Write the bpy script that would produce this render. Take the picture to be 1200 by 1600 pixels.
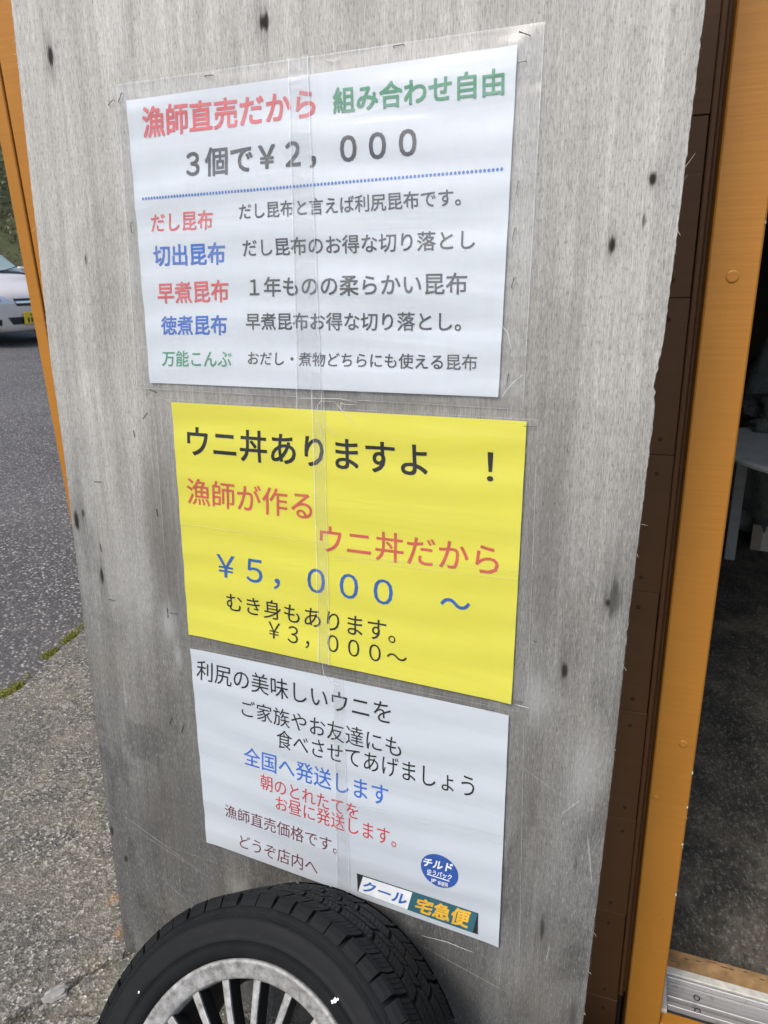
import bpy, bmesh, math, random
import numpy as np
from mathutils import Vector, Matrix, noise as mnoise

for o in list(bpy.data.objects): bpy.data.objects.remove(o)
SC = bpy.context.scene; COL = SC.collection
random.seed(7); rng = np.random.default_rng(7)
PI = math.pi

# ------------------------------------------------------------- camera, sky, sun, exposure
cam_d = bpy.data.cameras.new('camera'); cam = bpy.data.objects.new('camera', cam_d); COL.objects.link(cam)
SC.camera = cam
cam_d.sensor_width = 36; cam_d.lens = 36 * 1085.4 / 1600; cam_d.clip_start = .02; cam_d.clip_end = 900
cam_d.dof.use_dof = True; cam_d.dof.focus_distance = .95; cam_d.dof.aperture_fstop = 14
cam.matrix_world = Matrix(((0.915707, -0.100365, 0.38911, 0.940453),
                           (0.400569, 0.305097, -0.863979, -0.732314),
                           (-0.032003, 0.947018, 0.319583, 1.265053),
                           (0, 0, 0, 1)))
SUN_EL, SUN_AZ = math.radians(52), math.radians(200)       # azimuth clockwise from +Y
world = bpy.data.worlds.new('World'); SC.world = world; world.use_nodes = True
wn = world.node_tree; wn.nodes.clear()
sky = wn.nodes.new('ShaderNodeTexSky'); sky.sky_type = 'NISHITA'; sky.sun_disc = False
sky.sun_elevation = SUN_EL; sky.sun_rotation = SUN_AZ; sky.dust_density = 3.0; sky.air_density = 1.0; sky.ozone_density = 1.0
bg = wn.nodes.new('ShaderNodeBackground'); bg.inputs[1].default_value = .15
wo = wn.nodes.new('ShaderNodeOutputWorld')
wn.links.new(sky.outputs[0], bg.inputs[0]); wn.links.new(bg.outputs[0], wo.inputs[0])
sun_d = bpy.data.lights.new('sun', 'SUN'); sun_d.energy = 1.5; sun_d.angle = math.radians(24); sun_d.color = (1, .965, .91)
sun = bpy.data.objects.new('sun', sun_d); COL.objects.link(sun)
sdir = Vector((math.sin(SUN_AZ) * math.cos(SUN_EL), math.cos(SUN_AZ) * math.cos(SUN_EL), math.sin(SUN_EL)))
sun.rotation_euler = sdir.to_track_quat('Z', 'Y').to_euler(); sun.location = (0, -3, 6)
SC.view_settings.view_transform = 'Standard'; SC.view_settings.look = 'None'
SC.view_settings.gamma = 1; SC.view_settings.use_curve_mapping = False
SC.view_settings.exposure = 0.62

# ------------------------------------------------------------- helpers
def tag(o, label=None, cat=None, group=None, kind=None):
    if label: o['label'] = label
    if cat: o['category'] = cat
    if group: o['group'] = group
    if kind: o['kind'] = kind
    return o
def empty(name, label=None, cat=None, loc=(0, 0, 0), rotz=0, mat=None, group=None):
    o = bpy.data.objects.new(name, None); COL.objects.link(o); o.empty_display_size = .1
    if mat is not None: o.matrix_world = mat
    else: o.location = loc; o.rotation_euler = (0, 0, rotz)
    return tag(o, label, cat, group)
def mk(name, V, F, mat, parent=None, smooth=False, mats=None, mi=None):
    me = bpy.data.meshes.new(name); me.from_pydata([tuple(v) for v in V], [], F); me.update()
    for m in (mats or [mat]): me.materials.append(m)
    if mi is not None: me.polygons.foreach_set('material_index', mi)
    if smooth: me.polygons.foreach_set('use_smooth', [True] * len(me.polygons))
    o = bpy.data.objects.new(name, me); COL.objects.link(o)
    if parent is not None: o.parent = parent
    return o
class MB:
    def __init__(s): s.V = []; s.F = []
    def add(s, V, F):
        b = len(s.V); s.V += [tuple(v) for v in V]; s.F += [tuple(i + b for i in f) for f in F]; return s
    def box(s, x0, x1, y0, y1, z0, z1, c=0.0):
        if c <= 0:
            V = [(x, y, z) for z in (z0, z1) for y in (y0, y1) for x in (x0, x1)]
            return s.add(V, [(0, 2, 3, 1), (4, 5, 7, 6), (0, 1, 5, 4), (2, 6, 7, 3), (0, 4, 6, 2), (1, 3, 7, 5)])
        bm = bmesh.new(); bmesh.ops.create_cube(bm, size=1)
        for v in bm.verts: v.co = Vector((x0 + (v.co.x + .5) * (x1 - x0), y0 + (v.co.y + .5) * (y1 - y0), z0 + (v.co.z + .5) * (z1 - z0)))
        bmesh.ops.bevel(bm, geom=list(bm.edges), offset=c, segments=1, affect='EDGES')
        bm.verts.index_update(); V = [v.co[:] for v in bm.verts]; F = [tuple(v.index for v in f.verts) for f in bm.faces]; bm.free()
        return s.add(V, F)
    def tube(s, pts, r, n=6, cap=True):
        pts = [Vector(p) for p in pts]; V = []; F = []
        for i, p in enumerate(pts):
            d = (pts[min(i + 1, len(pts) - 1)] - pts[max(i - 1, 0)]).normalized()
            a = d.orthogonal().normalized() if i == 0 else (a - d * a.dot(d)).normalized()
            b = d.cross(a); rr = r[i] if isinstance(r, (list, tuple)) else r
            V += [p + a * math.cos(2 * PI * k / n) * rr + b * math.sin(2 * PI * k / n) * rr for k in range(n)]
        for i in range(len(pts) - 1):
            F += [(i * n + k, i * n + (k + 1) % n, (i + 1) * n + (k + 1) % n, (i + 1) * n + k) for k in range(n)]
        if cap: F += [tuple(range(n - 1, -1, -1)), tuple((len(pts) - 1) * n + k for k in range(n))]
        return s.add(V, F)
    def lathe(s, prof, n=64, axis='Y', closed=False):   # prof: (r, h) revolved round local axis
        V = []; F = []; m = len(prof)
        for k in range(n):
            a = 2 * PI * k / n
            for r, h in prof:
                V.append((r * math.sin(a), h, r * math.cos(a)) if axis == 'Y' else (r * math.cos(a), r * math.sin(a), h))
        for k in range(n):
            for j in range(m - 1 + (1 if closed else 0)):
                a0 = k * m + j; a1 = k * m + (j + 1) % m; b0 = ((k + 1) % n) * m + j; b1 = ((k + 1) % n) * m + (j + 1) % m
                F.append((a0, b0, b1, a1))
        return s.add(V, F)
    def build(s, name, mat, parent=None, smooth=False): return mk(name, s.V, s.F, mat, parent, smooth)

# ------------------------------------------------------------- materials
class NT:
    def __init__(s, name):
        s.m = bpy.data.materials.new(name); s.m.use_nodes = True; s.t = s.m.node_tree; s.t.nodes.clear()
        s.out = s.t.nodes.new('ShaderNodeOutputMaterial')
    def n(s, t, **kw):
        nd = s.t.nodes.new('ShaderNode' + t)
        for k, v in kw.items():
            if k.startswith('i_'):
                nd.inputs[int(k[2:]) if k[2:].isdigit() else k[2:].replace('_', ' ')].default_value = v
            else: setattr(nd, k, v)
        return nd
    def l(s, a, b): s.t.links.new(a, b)
    def coord(s, scale=(1, 1, 1), loc=(0, 0, 0), rot=(0, 0, 0)):
        tc = s.n('TexCoord'); mp = s.n('Mapping'); mp.inputs['Scale'].default_value = scale
        mp.inputs['Location'].default_value = loc; mp.inputs['Rotation'].default_value = rot
        s.l(tc.outputs['Object'], mp.inputs[0]); return mp.outputs[0]
    def noise(s, vec, scale, detail=4, rough=.55, dist=0):
        nd = s.n('TexNoise'); nd.inputs['Scale'].default_value = scale; nd.inputs['Detail'].default_value = detail
        nd.inputs['Roughness'].default_value = rough; nd.inputs['Distortion'].default_value = dist
        s.l(vec, nd.inputs['Vector']); return nd.outputs['Fac']
    def voro(s, vec, scale, feature='F1', out='Distance', rnd=1):
        nd = s.n('TexVoronoi', feature=feature); nd.inputs['Scale'].default_value = scale; nd.inputs['Randomness'].default_value = rnd
        s.l(vec, nd.inputs['Vector']); return nd.outputs[out]
    def ramp(s, fac, stops, interp='LINEAR'):
        r = s.n('ValToRGB'); r.color_ramp.interpolation = interp
        while len(r.color_ramp.elements) < len(stops): r.color_ramp.elements.new(.5)
        for e, (p, c) in zip(r.color_ramp.elements, stops):
            e.position = p; e.color = (c, c, c, 1) if isinstance(c, (int, float)) else (*c, 1)
        s.l(fac, r.inputs[0]); return r.outputs[0]
    def mix(s, f, a, b, mode='MIX'):
        nd = s.n('Mix', data_type='RGBA', blend_type=mode)
        if isinstance(f, (int, float)): nd.inputs[0].default_value = f
        else: s.l(f, nd.inputs[0])
        for i, v in ((6, a), (7, b)):
            if isinstance(v, (tuple, list)): nd.inputs[i].default_value = (*v[:3], 1)
            else: s.l(v, nd.inputs[i])
        return nd.outputs[2]
    def math(s, op, a, b=None, c=None, clamp=False):
        nd = s.n('Math', operation=op, use_clamp=clamp)
        for i, v in enumerate((a, b, c)):
            if v is None: continue
            if isinstance(v, (int, float)): nd.inputs[i].default_value = v
            else: s.l(v, nd.inputs[i])
        return nd.outputs[0]
    def bump(s, h, strength=.5, dist=.001, prev=None):
        nd = s.n('Bump'); nd.inputs['Strength'].default_value = strength; nd.inputs['Distance'].default_value = dist
        s.l(h, nd.inputs['Height'])
        if prev is not None: s.l(prev, nd.inputs['Normal'])
        return nd.outputs[0]
    def pbr(s, col, rough=.6, metal=0, bump=None, spec=.5, coat=0):
        p = s.n('BsdfPrincipled')
        if isinstance(col, (tuple, list)): p.inputs['Base Color'].default_value = (*col[:3], 1)
        else: s.l(col, p.inputs['Base Color'])
        if isinstance(rough, (int, float)): p.inputs['Roughness'].default_value = rough
        else: s.l(rough, p.inputs['Roughness'])
        p.inputs['Metallic'].default_value = metal; p.inputs['Specular IOR Level'].default_value = spec
        p.inputs['Coat Weight'].default_value = coat
        if bump is not None: s.l(bump, p.inputs['Normal'])
        s.l(p.outputs[0], s.out.inputs[0]); return s.m

def mat_simple(name, col, rough=.6, metal=0, spec=.5, var=.12, scale=30, bump=.1, bdist=.0005, coat=0):
    t = NT(name); c = t.coord(); nz = t.noise(c, scale, 5)
    a = tuple(x * (1 - var) for x in col); b = tuple(min(1, x * (1 + var)) for x in col)
    return t.pbr(t.ramp(nz, [(.3, a), (.7, b)]), rough, metal, t.bump(t.noise(c, scale * 6, 4), bump, bdist), spec, coat)
# measured positions on the board, in millimetres (across, up)
POSTERS = {
 'P1': dict(quad=[(199.6, 1505.0), (728.6, 1498.8), (724.5, 1133.1), (198.9, 1132.3)], seam=[(461.8, 1502.0), (461.0, 1131.6)], film=[(184.4, 1525.8), (755.6, 1515.9), (754.3, 1119.4), (171.1, 1123.8)], tape=[(451.1, 1522.3), (478.2, 1522.1), (487.2, 1130.1), (449.1, 1129.5)]),
 'P2': dict(quad=[(235.5, 1105.6), (759.6, 1106.1), (759.7, 734.3), (233.8, 734.3)], seam=[(490.4, 1105.8), (490.0, 736.1)], film=[(200.1, 1109.7), (773.0, 1109.1), (780.3, 729.8), (194.7, 719.0)], tape=[(471.8, 1134.6), (490.1, 1134.4), (490.5, 731.5), (471.8, 731.8)]),
 'P3': dict(quad=[(234.1, 709.6), (757.1, 716.6), (760.4, 335.5), (237.3, 338.1)], seam=[(495.4, 712.8), (494.8, 336.7)], film=[(196.7, 712.5), (777.1, 725.3), (792.1, 308.5), (93.0, 295.5)], tape=[(494.9, 715.8), (510.7, 715.1), (518.4, 335.8), (495.3, 334.4)]),
}
TEXTS = [
 ('P1','漁師直売だから','red',0.02,[(224.2, 1493.9), (486.6, 1486.9), (485.8, 1455.6), (221.7, 1457.9)]),
 ('P1','組み合わせ自由','green',0.02,[(509.7, 1483.5), (715.9, 1479.0), (716.4, 1453.5), (510.0, 1456.5)]),
 ('P1','３個で￥２，０００','dark',0.018,[(291.0, 1436.6), (616.0, 1434.0), (616.5, 1401.2), (288.9, 1403.5)]),
 ('P1','だし昆布','red',0.011,[(224.2, 1363.3), (328.2, 1362.2), (325.9, 1338.2), (222.3, 1339.4)]),
 ('P1','だし昆布と言えば利尻昆布です。','dark',0.009,[(369.6, 1366.9), (670.5, 1365.0), (671.1, 1346.6), (369.4, 1348.0)]),
 ('P1','切出昆布','blue',0.018,[(223.8, 1321.8), (345.3, 1321.3), (343.3, 1293.7), (222.6, 1294.8)]),
 ('P1','だし昆布のお得な切り落とし','dark',0.009,[(372.9, 1323.2), (689.0, 1320.5), (689.4, 1299.3), (372.6, 1302.2)]),
 ('P1','早煮昆布','red',0.015,[(226.4, 1272.0), (347.1, 1274.0), (345.2, 1245.6), (224.1, 1244.7)]),
 ('P1','１年ものの柔らかい昆布','dark',0.011,[(381.1, 1276.0), (681.0, 1274.2), (681.8, 1250.4), (379.6, 1251.6)]),
 ('P1','徳煮昆布','blue',0.015,[(228.0, 1226.7), (341.9, 1228.4), (340.0, 1202.1), (225.9, 1201.8)]),
 ('P1','早煮昆布お得な切り落とし。','dark',0.011,[(372.8, 1230.6), (675.0, 1230.3), (675.4, 1208.4), (372.0, 1209.3)]),
 ('P1','万能こんぶ','green',0.008,[(225.3, 1178.6), (346.6, 1181.2), (345.0, 1158.2), (223.7, 1157.5)]),
 ('P1','おだし・煮物どちらにも使える昆布','dark',0.009,[(373.3, 1180.3), (696.5, 1181.7), (696.7, 1163.4), (372.3, 1162.7)]),
 ('P2','ウニ丼ありますよ','black',0.012,[(259.4, 1072.5), (635.8, 1070.9), (636.6, 1027.8), (257.6, 1027.5)]),
 ('P2','！','black',0.004,[(713.0, 1070.4), (721.0, 1070.3), (722.5, 1026.9), (714.4, 1026.9)]),
 ('P2','漁師が作る','rose',0.006,[(252.2, 993.7), (467.6, 991.8), (466.4, 951.1), (249.7, 953.2)]),
 ('P2','ウニ丼だから','rose',0.006,[(478.2, 947.3), (733.3, 949.3), (734.6, 908.6), (477.4, 906.3)]),
 ('P2','￥５，０００','blue2',0.004,[(298.1, 885.1), (589.4, 884.6), (589.2, 840.6), (295.6, 839.2)]),
 ('P2','～','blue2',0.006,[(657.3, 883.6), (698.4, 884.3), (699.1, 839.5), (657.8, 839.4)]),
 ('P2','むき身もあります。','black',0.002,[(312.0, 819.2), (593.9, 820.5), (593.7, 787.7), (310.5, 788.7)]),
 ('P2','￥３，０００～','black',0.0,[(385.5, 788.1), (611.0, 783.3), (611.3, 752.1), (384.5, 755.3)]),
 ('P3','利尻の美味しいウニを','black',0.0,[(245.1, 691.9), (587.1, 695.4), (587.2, 658.2), (242.4, 656.7)]),
 ('P3','ご家族やお友達にも','black',0.0,[(327.7, 639.8), (603.5, 642.0), (603.8, 608.3), (326.4, 608.5)]),
 ('P3','食べさせてあげましょう','black',0.0,[(391.9, 602.0), (713.5, 609.6), (714.7, 574.7), (390.7, 569.4)]),
 ('P3','全国へ発送します','blue',0.004,[(327.3, 553.6), (583.2, 555.7), (583.3, 519.0), (325.8, 519.6)]),
 ('P3','朝のとれたてを','red2',0.0,[(356.4, 511.1), (533.5, 508.5), (533.2, 478.4), (355.4, 482.2)]),
 ('P3','お昼に発送します。','red2',0.0,[(384.5, 479.4), (596.5, 481.5), (596.7, 450.5), (383.8, 451.2)]),
 ('P3','漁師直売価格です。','maroon',-0.002,[(281.3, 430.2), (495.9, 429.9), (495.4, 403.1), (280.1, 404.2)]),
 ('P3','どうぞ店内へ','maroon',-0.002,[(308.6, 378.8), (459.4, 377.3), (458.6, 349.5), (307.6, 352.4)]),
 ('P3','チルド','white',0.03,[(642.2, 450.5), (687.5, 455.4), (684.6, 438.5), (639.4, 434.5)]),
 ('P3','ゆうパック','white',0.015,[(648.1, 432.3), (686.1, 435.1), (684.9, 424.9), (646.7, 423.0)]),
 ('P3','JP','white',0.02,[(652.9, 418.2), (662.1, 419.2), (662.2, 412.4), (653.1, 411.2)]),
 ('P3','郵便局','white',0.01,[(664.6, 417.3), (680.1, 418.5), (679.8, 411.0), (664.3, 409.7)]),
 ('P3','クール','azure',0.028,[(543.6, 371.9), (617.9, 371.9), (613.3, 351.4), (537.8, 351.3)]),
 ('P3','宅急便','gold',0.03,[(632.6, 372.8), (717.4, 380.5), (713.0, 350.7), (627.1, 349.1)]),
]
DOTS = [(214.2, 1382.7), (717.0, 1380.6)]
LOGO_C = (666.1, 434.8)
LOGO_LINE = [(646.7, 423.0), (682.3, 423.4), (682.3, 421.8), (646.8, 421.4)]
BAN_BLACK = [(530.0, 380.3), (727.4, 381.8), (728.7, 345.5), (531.2, 346.9)]
BAN_WHITE = [(540.8, 378.2), (623.6, 379.3), (616.6, 346.4), (532.7, 347.3)]
BAN_TEAL = [(540.1, 379.7), (726.6, 381.5), (720.6, 345.3), (531.2, 346.6)]
STAPLES = [[(167.9, 1503.0), (176.5, 1508.3)], [(186.2, 1504.9), (193.1, 1514.9)], [(329.0, 1518.2), (340.8, 1517.8)], [(587.2, 1516.0), (599.6, 1516.3)], [(729.4, 1510.4), (741.1, 1505.3)], [(729.5, 1481.8), (738.3, 1482.1)], [(735.0, 1319.6), (732.4, 1306.7)], [(736.6, 1267.2), (733.8, 1256.9)], [(735.2, 1160.3), (733.5, 1146.2)], [(736.1, 1367.6), (734.7, 1354.8)], [(189.0, 1353.6), (188.6, 1340.2)], [(756.1, 1100.6), (770.5, 1100.7)], [(762.8, 739.8), (773.8, 739.5)], [(726.0, 718.0), (736.2, 718.2)], [(63.8, 970.4), (77.5, 970.6)], [(187.6, 937.6), (188.8, 925.3)], [(61.1, 863.6), (62.1, 850.3)], [(66.1, 766.4), (80.2, 765.8)], [(194.2, 1122.7), (207.0, 1118.5)], [(176.9, 1078.0), (185.3, 1087.1)], [(155.9, 1059.2), (157.1, 1048.4)], [(196.6, 764.6), (210.9, 764.8)], [(192.1, 771.6), (191.7, 754.7)], [(175.5, 554.0), (181.1, 569.0)], [(199.3, 545.2), (206.2, 561.8)], [(783.0, 828.2), (786.3, 827.9)]]
KNOTS = [(69.2, 1574.9, 5.8, 12.2, 1), (418.2, 1565.0, 8.0, 10.8, 0.9), (874.3, 1359.4, 4.6, 8.1, 0.9), (839.9, 1297.7, 3.4, 9.5, 0.9), (13.5, 896.8, 5.8, 18.9, 0.9), (30.2, 913.0, 3.4, 8.1, 0.7), (56.0, 806.3, 4.6, 17.6, 0.9), (870.2, 924.5, 13.8, 54.0, 0.25), (873.9, 898.3, 10.3, 24.3, 0.5), (868.3, 894.0, 3.4, 6.8, 0.9), (823.7, 794.7, 4.6, 12.2, 0.9), (820.5, 818.8, 11.5, 54.0, 0.2), (819.9, 389.6, 3.4, 24.3, 0.85), (36.9, 228.5, 4.6, 8.1, 0.8), (8.9, 282.8, 4.6, 13.5, 0.85), (872.0, 254.2, 6.9, 40.5, 0.8), (869.3, 1320.2, 2.3, 6.8, 0.6), (67.7, 1565.7, 9.2, 40.5, 0.2), (35.0, 848.9, 16.1, 81.0, 0.18), (94.8, 1308.4, 2.3, 6.8, 0.6), (25.0, 925.7, 13.8, 81.0, 0.2), (776.9, 385.3, 80.5, 81.0, 0.25), (99.3, 324.3, 69.0, 94.5, 0.3), (181.3, 879.1, 32.2, 148.5, 0.12), (857.9, 514.3, 2.3, 18.9, 0.4)]
BOARD_R = [(906.5, 1512.3), (902.3, 1284.6), (898.8, 1154.0), (893.0, 871.1), (892.2, 673.0), (885.8, 249.3)]
BOARD_L = [(6.7, 1652.1), (2.1, 1405.9), (2.1, 1361.5), (-1.4, 1163.6), (2.8, 1020.6), (0.7, 551.7), (5.2, 67.5)]
FILM_SEAMS = [('P2', [(234.5, 920.2), (489.0, 921.3)]), ('P2', [(502.8, 904.2), (758.6, 920.3)]), ('P2', [(502.7, 900.1), (755.9, 908.9)]), ('P3', [(241.9, 518.3), (471.7, 516.0)]), ('P3', [(522.8, 508.0), (757.2, 527.8)]), ('P3', [(522.7, 504.0), (757.8, 514.7)])]
WRINKLES = [[(448.8, 1120.1), (482.1, 1121.5), (510.8, 1122.7), (538.7, 1118.9)], [(480.7, 1106.2), (480.9, 1113.0), (485.9, 1118.3), (507.9, 1118.8)], [(489.2, 1096.4), (492.9, 1089.7), (500.4, 1079.9), (507.0, 1073.5)], [(506.9, 1117.5), (514.3, 1110.3), (525.4, 1100.0), (534.6, 1087.9)], [(515.2, 1107.8), (515.4, 1117.0), (521.0, 1115.6), (536.8, 1115.5)], [(497.0, 1521.0), (502.7, 1513.6), (513.6, 1510.9), (523.7, 1514.2)], [(449.3, 1133.8), (448.7, 1103.8)], [(471.8, 1132.9), (471.9, 1104.0)], [(488.2, 1133.5), (485.5, 1102.2)], [(479.4, 1093.3), (485.9, 1079.0), (488.4, 1063.6)], [(486.2, 709.8), (503.2, 705.1), (513.7, 700.2)], [(477.3, 739.2), (480.0, 718.9), (492.5, 702.7)], [(720.6, 1221.1), (732.5, 1206.9), (737.2, 1188.9)], [(728.4, 1133.3), (739.2, 1148.6), (752.2, 1160.1)], [(764.7, 735.5), (783.3, 735.2)], [(640.4, 307.1), (681.9, 312.5), (722.3, 310.7)]]
# ------------------------------------------------------------- material set
def mat_board():
    t = NT('weathered_plywood'); c = t.coord()
    fine = t.noise(t.coord((820, 820, 74)), 1.0, 4, .6)
    mid = t.noise(t.coord((210, 210, 9), (3, 0, 1)), 1.0, 5, .62, .4)
    wide = t.noise(t.coord((46, 46, 1.6), (1, 0, 4)), 1.0, 5, .6, .9)
    band = t.noise(t.coord((11, 11, .55), (6, 0, 2)), 1.0, 4, .55, 1.2)
    fleck = t.noise(t.coord((640, 640, 170), (7, 0, 2)), 1.0, 2, .6)
    blotch = t.noise(t.coord((6, 6, 3.2), (2, 0, 5)), 1.0, 6, .62, .8)
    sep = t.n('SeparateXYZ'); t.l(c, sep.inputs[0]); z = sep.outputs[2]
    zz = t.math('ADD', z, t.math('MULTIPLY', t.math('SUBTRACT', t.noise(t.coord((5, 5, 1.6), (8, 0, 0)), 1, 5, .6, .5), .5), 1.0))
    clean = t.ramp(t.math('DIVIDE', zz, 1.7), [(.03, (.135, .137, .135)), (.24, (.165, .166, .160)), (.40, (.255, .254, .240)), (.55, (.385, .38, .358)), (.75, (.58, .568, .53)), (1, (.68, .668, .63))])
    warm = t.mix(t.ramp(blotch, [(.46, 0), (.74, .5)]), clean, (.26, .235, .195), 'MIX')
    warm2 = t.mix(t.ramp(t.noise(t.coord((9, 9, 1.3), (5, 0, 9)), 1, 5, .6, .5), [(.5, 0), (.72, .42)]), warm, (.45, .46, .45))
    def dark(col, mask, k): return t.mix(mask, col, t.mix(1.0, col, (k, k, k), 'MULTIPLY'))
    col = dark(warm2, t.ramp(band, [(.34, 1), (.58, 0)]), .80)
    col = dark(col, t.ramp(wide, [(.34, 1), (.62, 0)]), .80)
    col = dark(col, t.ramp(mid, [(.30, 1), (.62, 0)]), .82)
    col = dark(col, t.ramp(fine, [(.30, 1), (.62, 0)]), .58)
    col = dark(col, t.ramp(fleck, [(.32, 1), (.46, 0)]), .64)
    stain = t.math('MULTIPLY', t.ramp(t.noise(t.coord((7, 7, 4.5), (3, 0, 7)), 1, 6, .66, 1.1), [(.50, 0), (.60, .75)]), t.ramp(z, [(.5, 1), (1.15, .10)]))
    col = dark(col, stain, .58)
    col = t.mix(t.ramp(t.noise(t.coord((800, 800, 90), (9, 0, 3)), 1, 3, .6), [(.54, 0), (.76, .36)]), col, (.66, .66, .64))
    # scuffs in the lower half
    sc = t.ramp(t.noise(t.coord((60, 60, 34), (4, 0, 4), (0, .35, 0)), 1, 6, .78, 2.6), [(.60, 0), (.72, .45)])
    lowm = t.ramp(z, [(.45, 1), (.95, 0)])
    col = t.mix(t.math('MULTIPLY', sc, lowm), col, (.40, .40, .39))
    # stains that frame the posters (old films, damp)
    def spot(col, u, v, ru, rv, s, shade=(.02, .018, .014), edge=.45, wob=.5):
        vs = t.n('VectorMath', operation='SUBTRACT'); t.l(c, vs.inputs[0]); vs.inputs[1].default_value = (u, 0, v)
        vm = t.n('VectorMath', operation='MULTIPLY'); t.l(vs.outputs[0], vm.inputs[0]); vm.inputs[1].default_value = (1 / ru, 0, 1 / rv)
        ln = t.n('VectorMath', operation='LENGTH'); t.l(vm.outputs[0], ln.inputs[0])
        d = t.math('ADD', ln.outputs['Value'], t.math('MULTIPLY', t.math('SUBTRACT', mid, .5), wob * 2))
        mr = t.n('MapRange', interpolation_type='SMOOTHSTEP'); t.l(d, mr.inputs[0])
        mr.inputs[1].default_value = edge; mr.inputs[2].default_value = 1.25; mr.inputs[3].default_value = s; mr.inputs[4].default_value = 0
        return t.mix(mr.outputs[0], col, shade)
    for (u, v, a, b, s) in KNOTS:
        if max(a, b) > 30: col = spot(col, u / 1000, v / 1000, a / 1000, b / 1000, s * 1.1, (.05, .05, .05), 0)
        else:
            col = spot(col, u / 1000, v / 1000, a / 380, b / 330, s * .32, (.06, .06, .06), .0, .6)
            col = spot(col, u / 1000, v / 1000, a / 1000, b / 1000, min(1, s * 1.15), edge=.45, wob=.9)
    for (u, v, a, b, s) in ((.20, .90, .045, .20, .55), (.50, 1.12, .33, .022, .40), (.79, .93, .03, .16, .28), (.50, .722, .33, .022, .45), (.79, .56, .035, .2, .35), (.17, .36, .10, .14, .35), (.60, .24, .32, .09, .4), (.83, .30, .06, .20, .30)):
        col = spot(col, u, v, a, b, s, (.10, .092, .08), .2, .35)
    for (u, v, a, b, s) in ((.192, .745, .020, .045, .35), (.205, .69, .010, .03, .35), (.79, .745, .022, .05, .30), (.86, .66, .03, .09, .30), (.12, .80, .05, .10, .18), (.30, .26, .03, .03, .22), (.52, .27, .02, .03, .3)):
        col = spot(col, u, v, a, b, s, (.52, .53, .52), .0, 1.1)
    for (u, v, rx, rz, ang, s) in ((.845, .60, .030, .0013, .9, .32), (.80, .63, .04, .0010, -.5, .22), (.12, .30, .11, .0012, -.35, .35), (.14, .285, .09, .0010, -.28, .3), (.70, .27, .10, .0011, -.2, .35), (.15, .20, .05, .0012, -.5, .3), (.30, .30, .03, .0010, .6, .3), (.08, .60, .004, .05, 0, .25), (.876, .52, .0015, .05, .15, .5), (.83, .35, .0012, .04, -.1, .4)):
        ca, sa = math.cos(ang), math.sin(ang); vs = t.n('VectorMath', operation='SUBTRACT'); t.l(c, vs.inputs[0]); vs.inputs[1].default_value = (u, 0, v)
        vr = t.n('VectorRotate', rotation_type='Y_AXIS'); vr.inputs['Angle'].default_value = ang; t.l(vs.outputs[0], vr.inputs[0])
        vm = t.n('VectorMath', operation='MULTIPLY'); t.l(vr.outputs[0], vm.inputs[0]); vm.inputs[1].default_value = (1 / rx, 0, 1 / rz)
        ln = t.n('VectorMath', operation='LENGTH'); t.l(vm.outputs[0], ln.inputs[0])
        col = t.mix(t.math('MULTIPLY', t.ramp(t.math('ADD', ln.outputs['Value'], t.math('MULTIPLY', t.math('SUBTRACT', blotch, .5), 3)), [(.4, s), (1.0, 0)]), t.ramp(fine, [(.35, .2), (.6, 1)])), col, (.56, .57, .56))
    h = t.math('ADD', t.math('MULTIPLY', fine, .6), mid)
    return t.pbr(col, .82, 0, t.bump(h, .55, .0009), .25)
def mat_ply_edge():
    t = NT('plywood_edge'); c = t.coord()
    s = t.n('TexWave', wave_type='BANDS', bands_direction='Y'); s.inputs['Scale'].default_value = 120; s.inputs['Distortion'].default_value = 1.5; t.l(c, s.inputs[0])
    col = t.mix(t.noise(t.coord((80, 80, 14)), 1, 4), (.16, .14, .11), (.42, .37, .29))
    return t.pbr(t.mix(.35, col, t.ramp(s.outputs['Fac'], [(.3, (.12, .10, .08)), (.7, (.45, .40, .33))])), .85, 0, t.bump(t.noise(t.coord((300, 300, 60)), 1, 4), .6, .001), .2)
def mat_paper(name, col):
    t = NT(name); c = t.coord()
    v = t.noise(t.coord((2.2, 1, 24)), 1, 4, .6, .6)
    cc = t.mix(t.ramp(v, [(.3, 0), (.7, 1)]), tuple(x * .94 for x in col), tuple(min(1, x * 1.03) for x in col))
    b = t.bump(v, .5, .0016); b = t.bump(t.noise(c, 900, 3), .15, .0002, b)
    return t.pbr(cc, .42, 0, b, .5)
def mat_ink(name, col):
    t = NT(name); c = t.coord()
    v = t.noise(t.coord((2.2, 1, 24)), 1, 4, .6, .6)
    w = t.noise(c, 60, 4)
    cc = t.mix(t.ramp(w, [(.3, 0), (.7, 1)]), tuple(x * .92 for x in col), tuple(min(1, x * 1.1 + .01) for x in col))
    return t.pbr(cc, .6, 0, t.bump(v, .5, .0016), .2)
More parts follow.
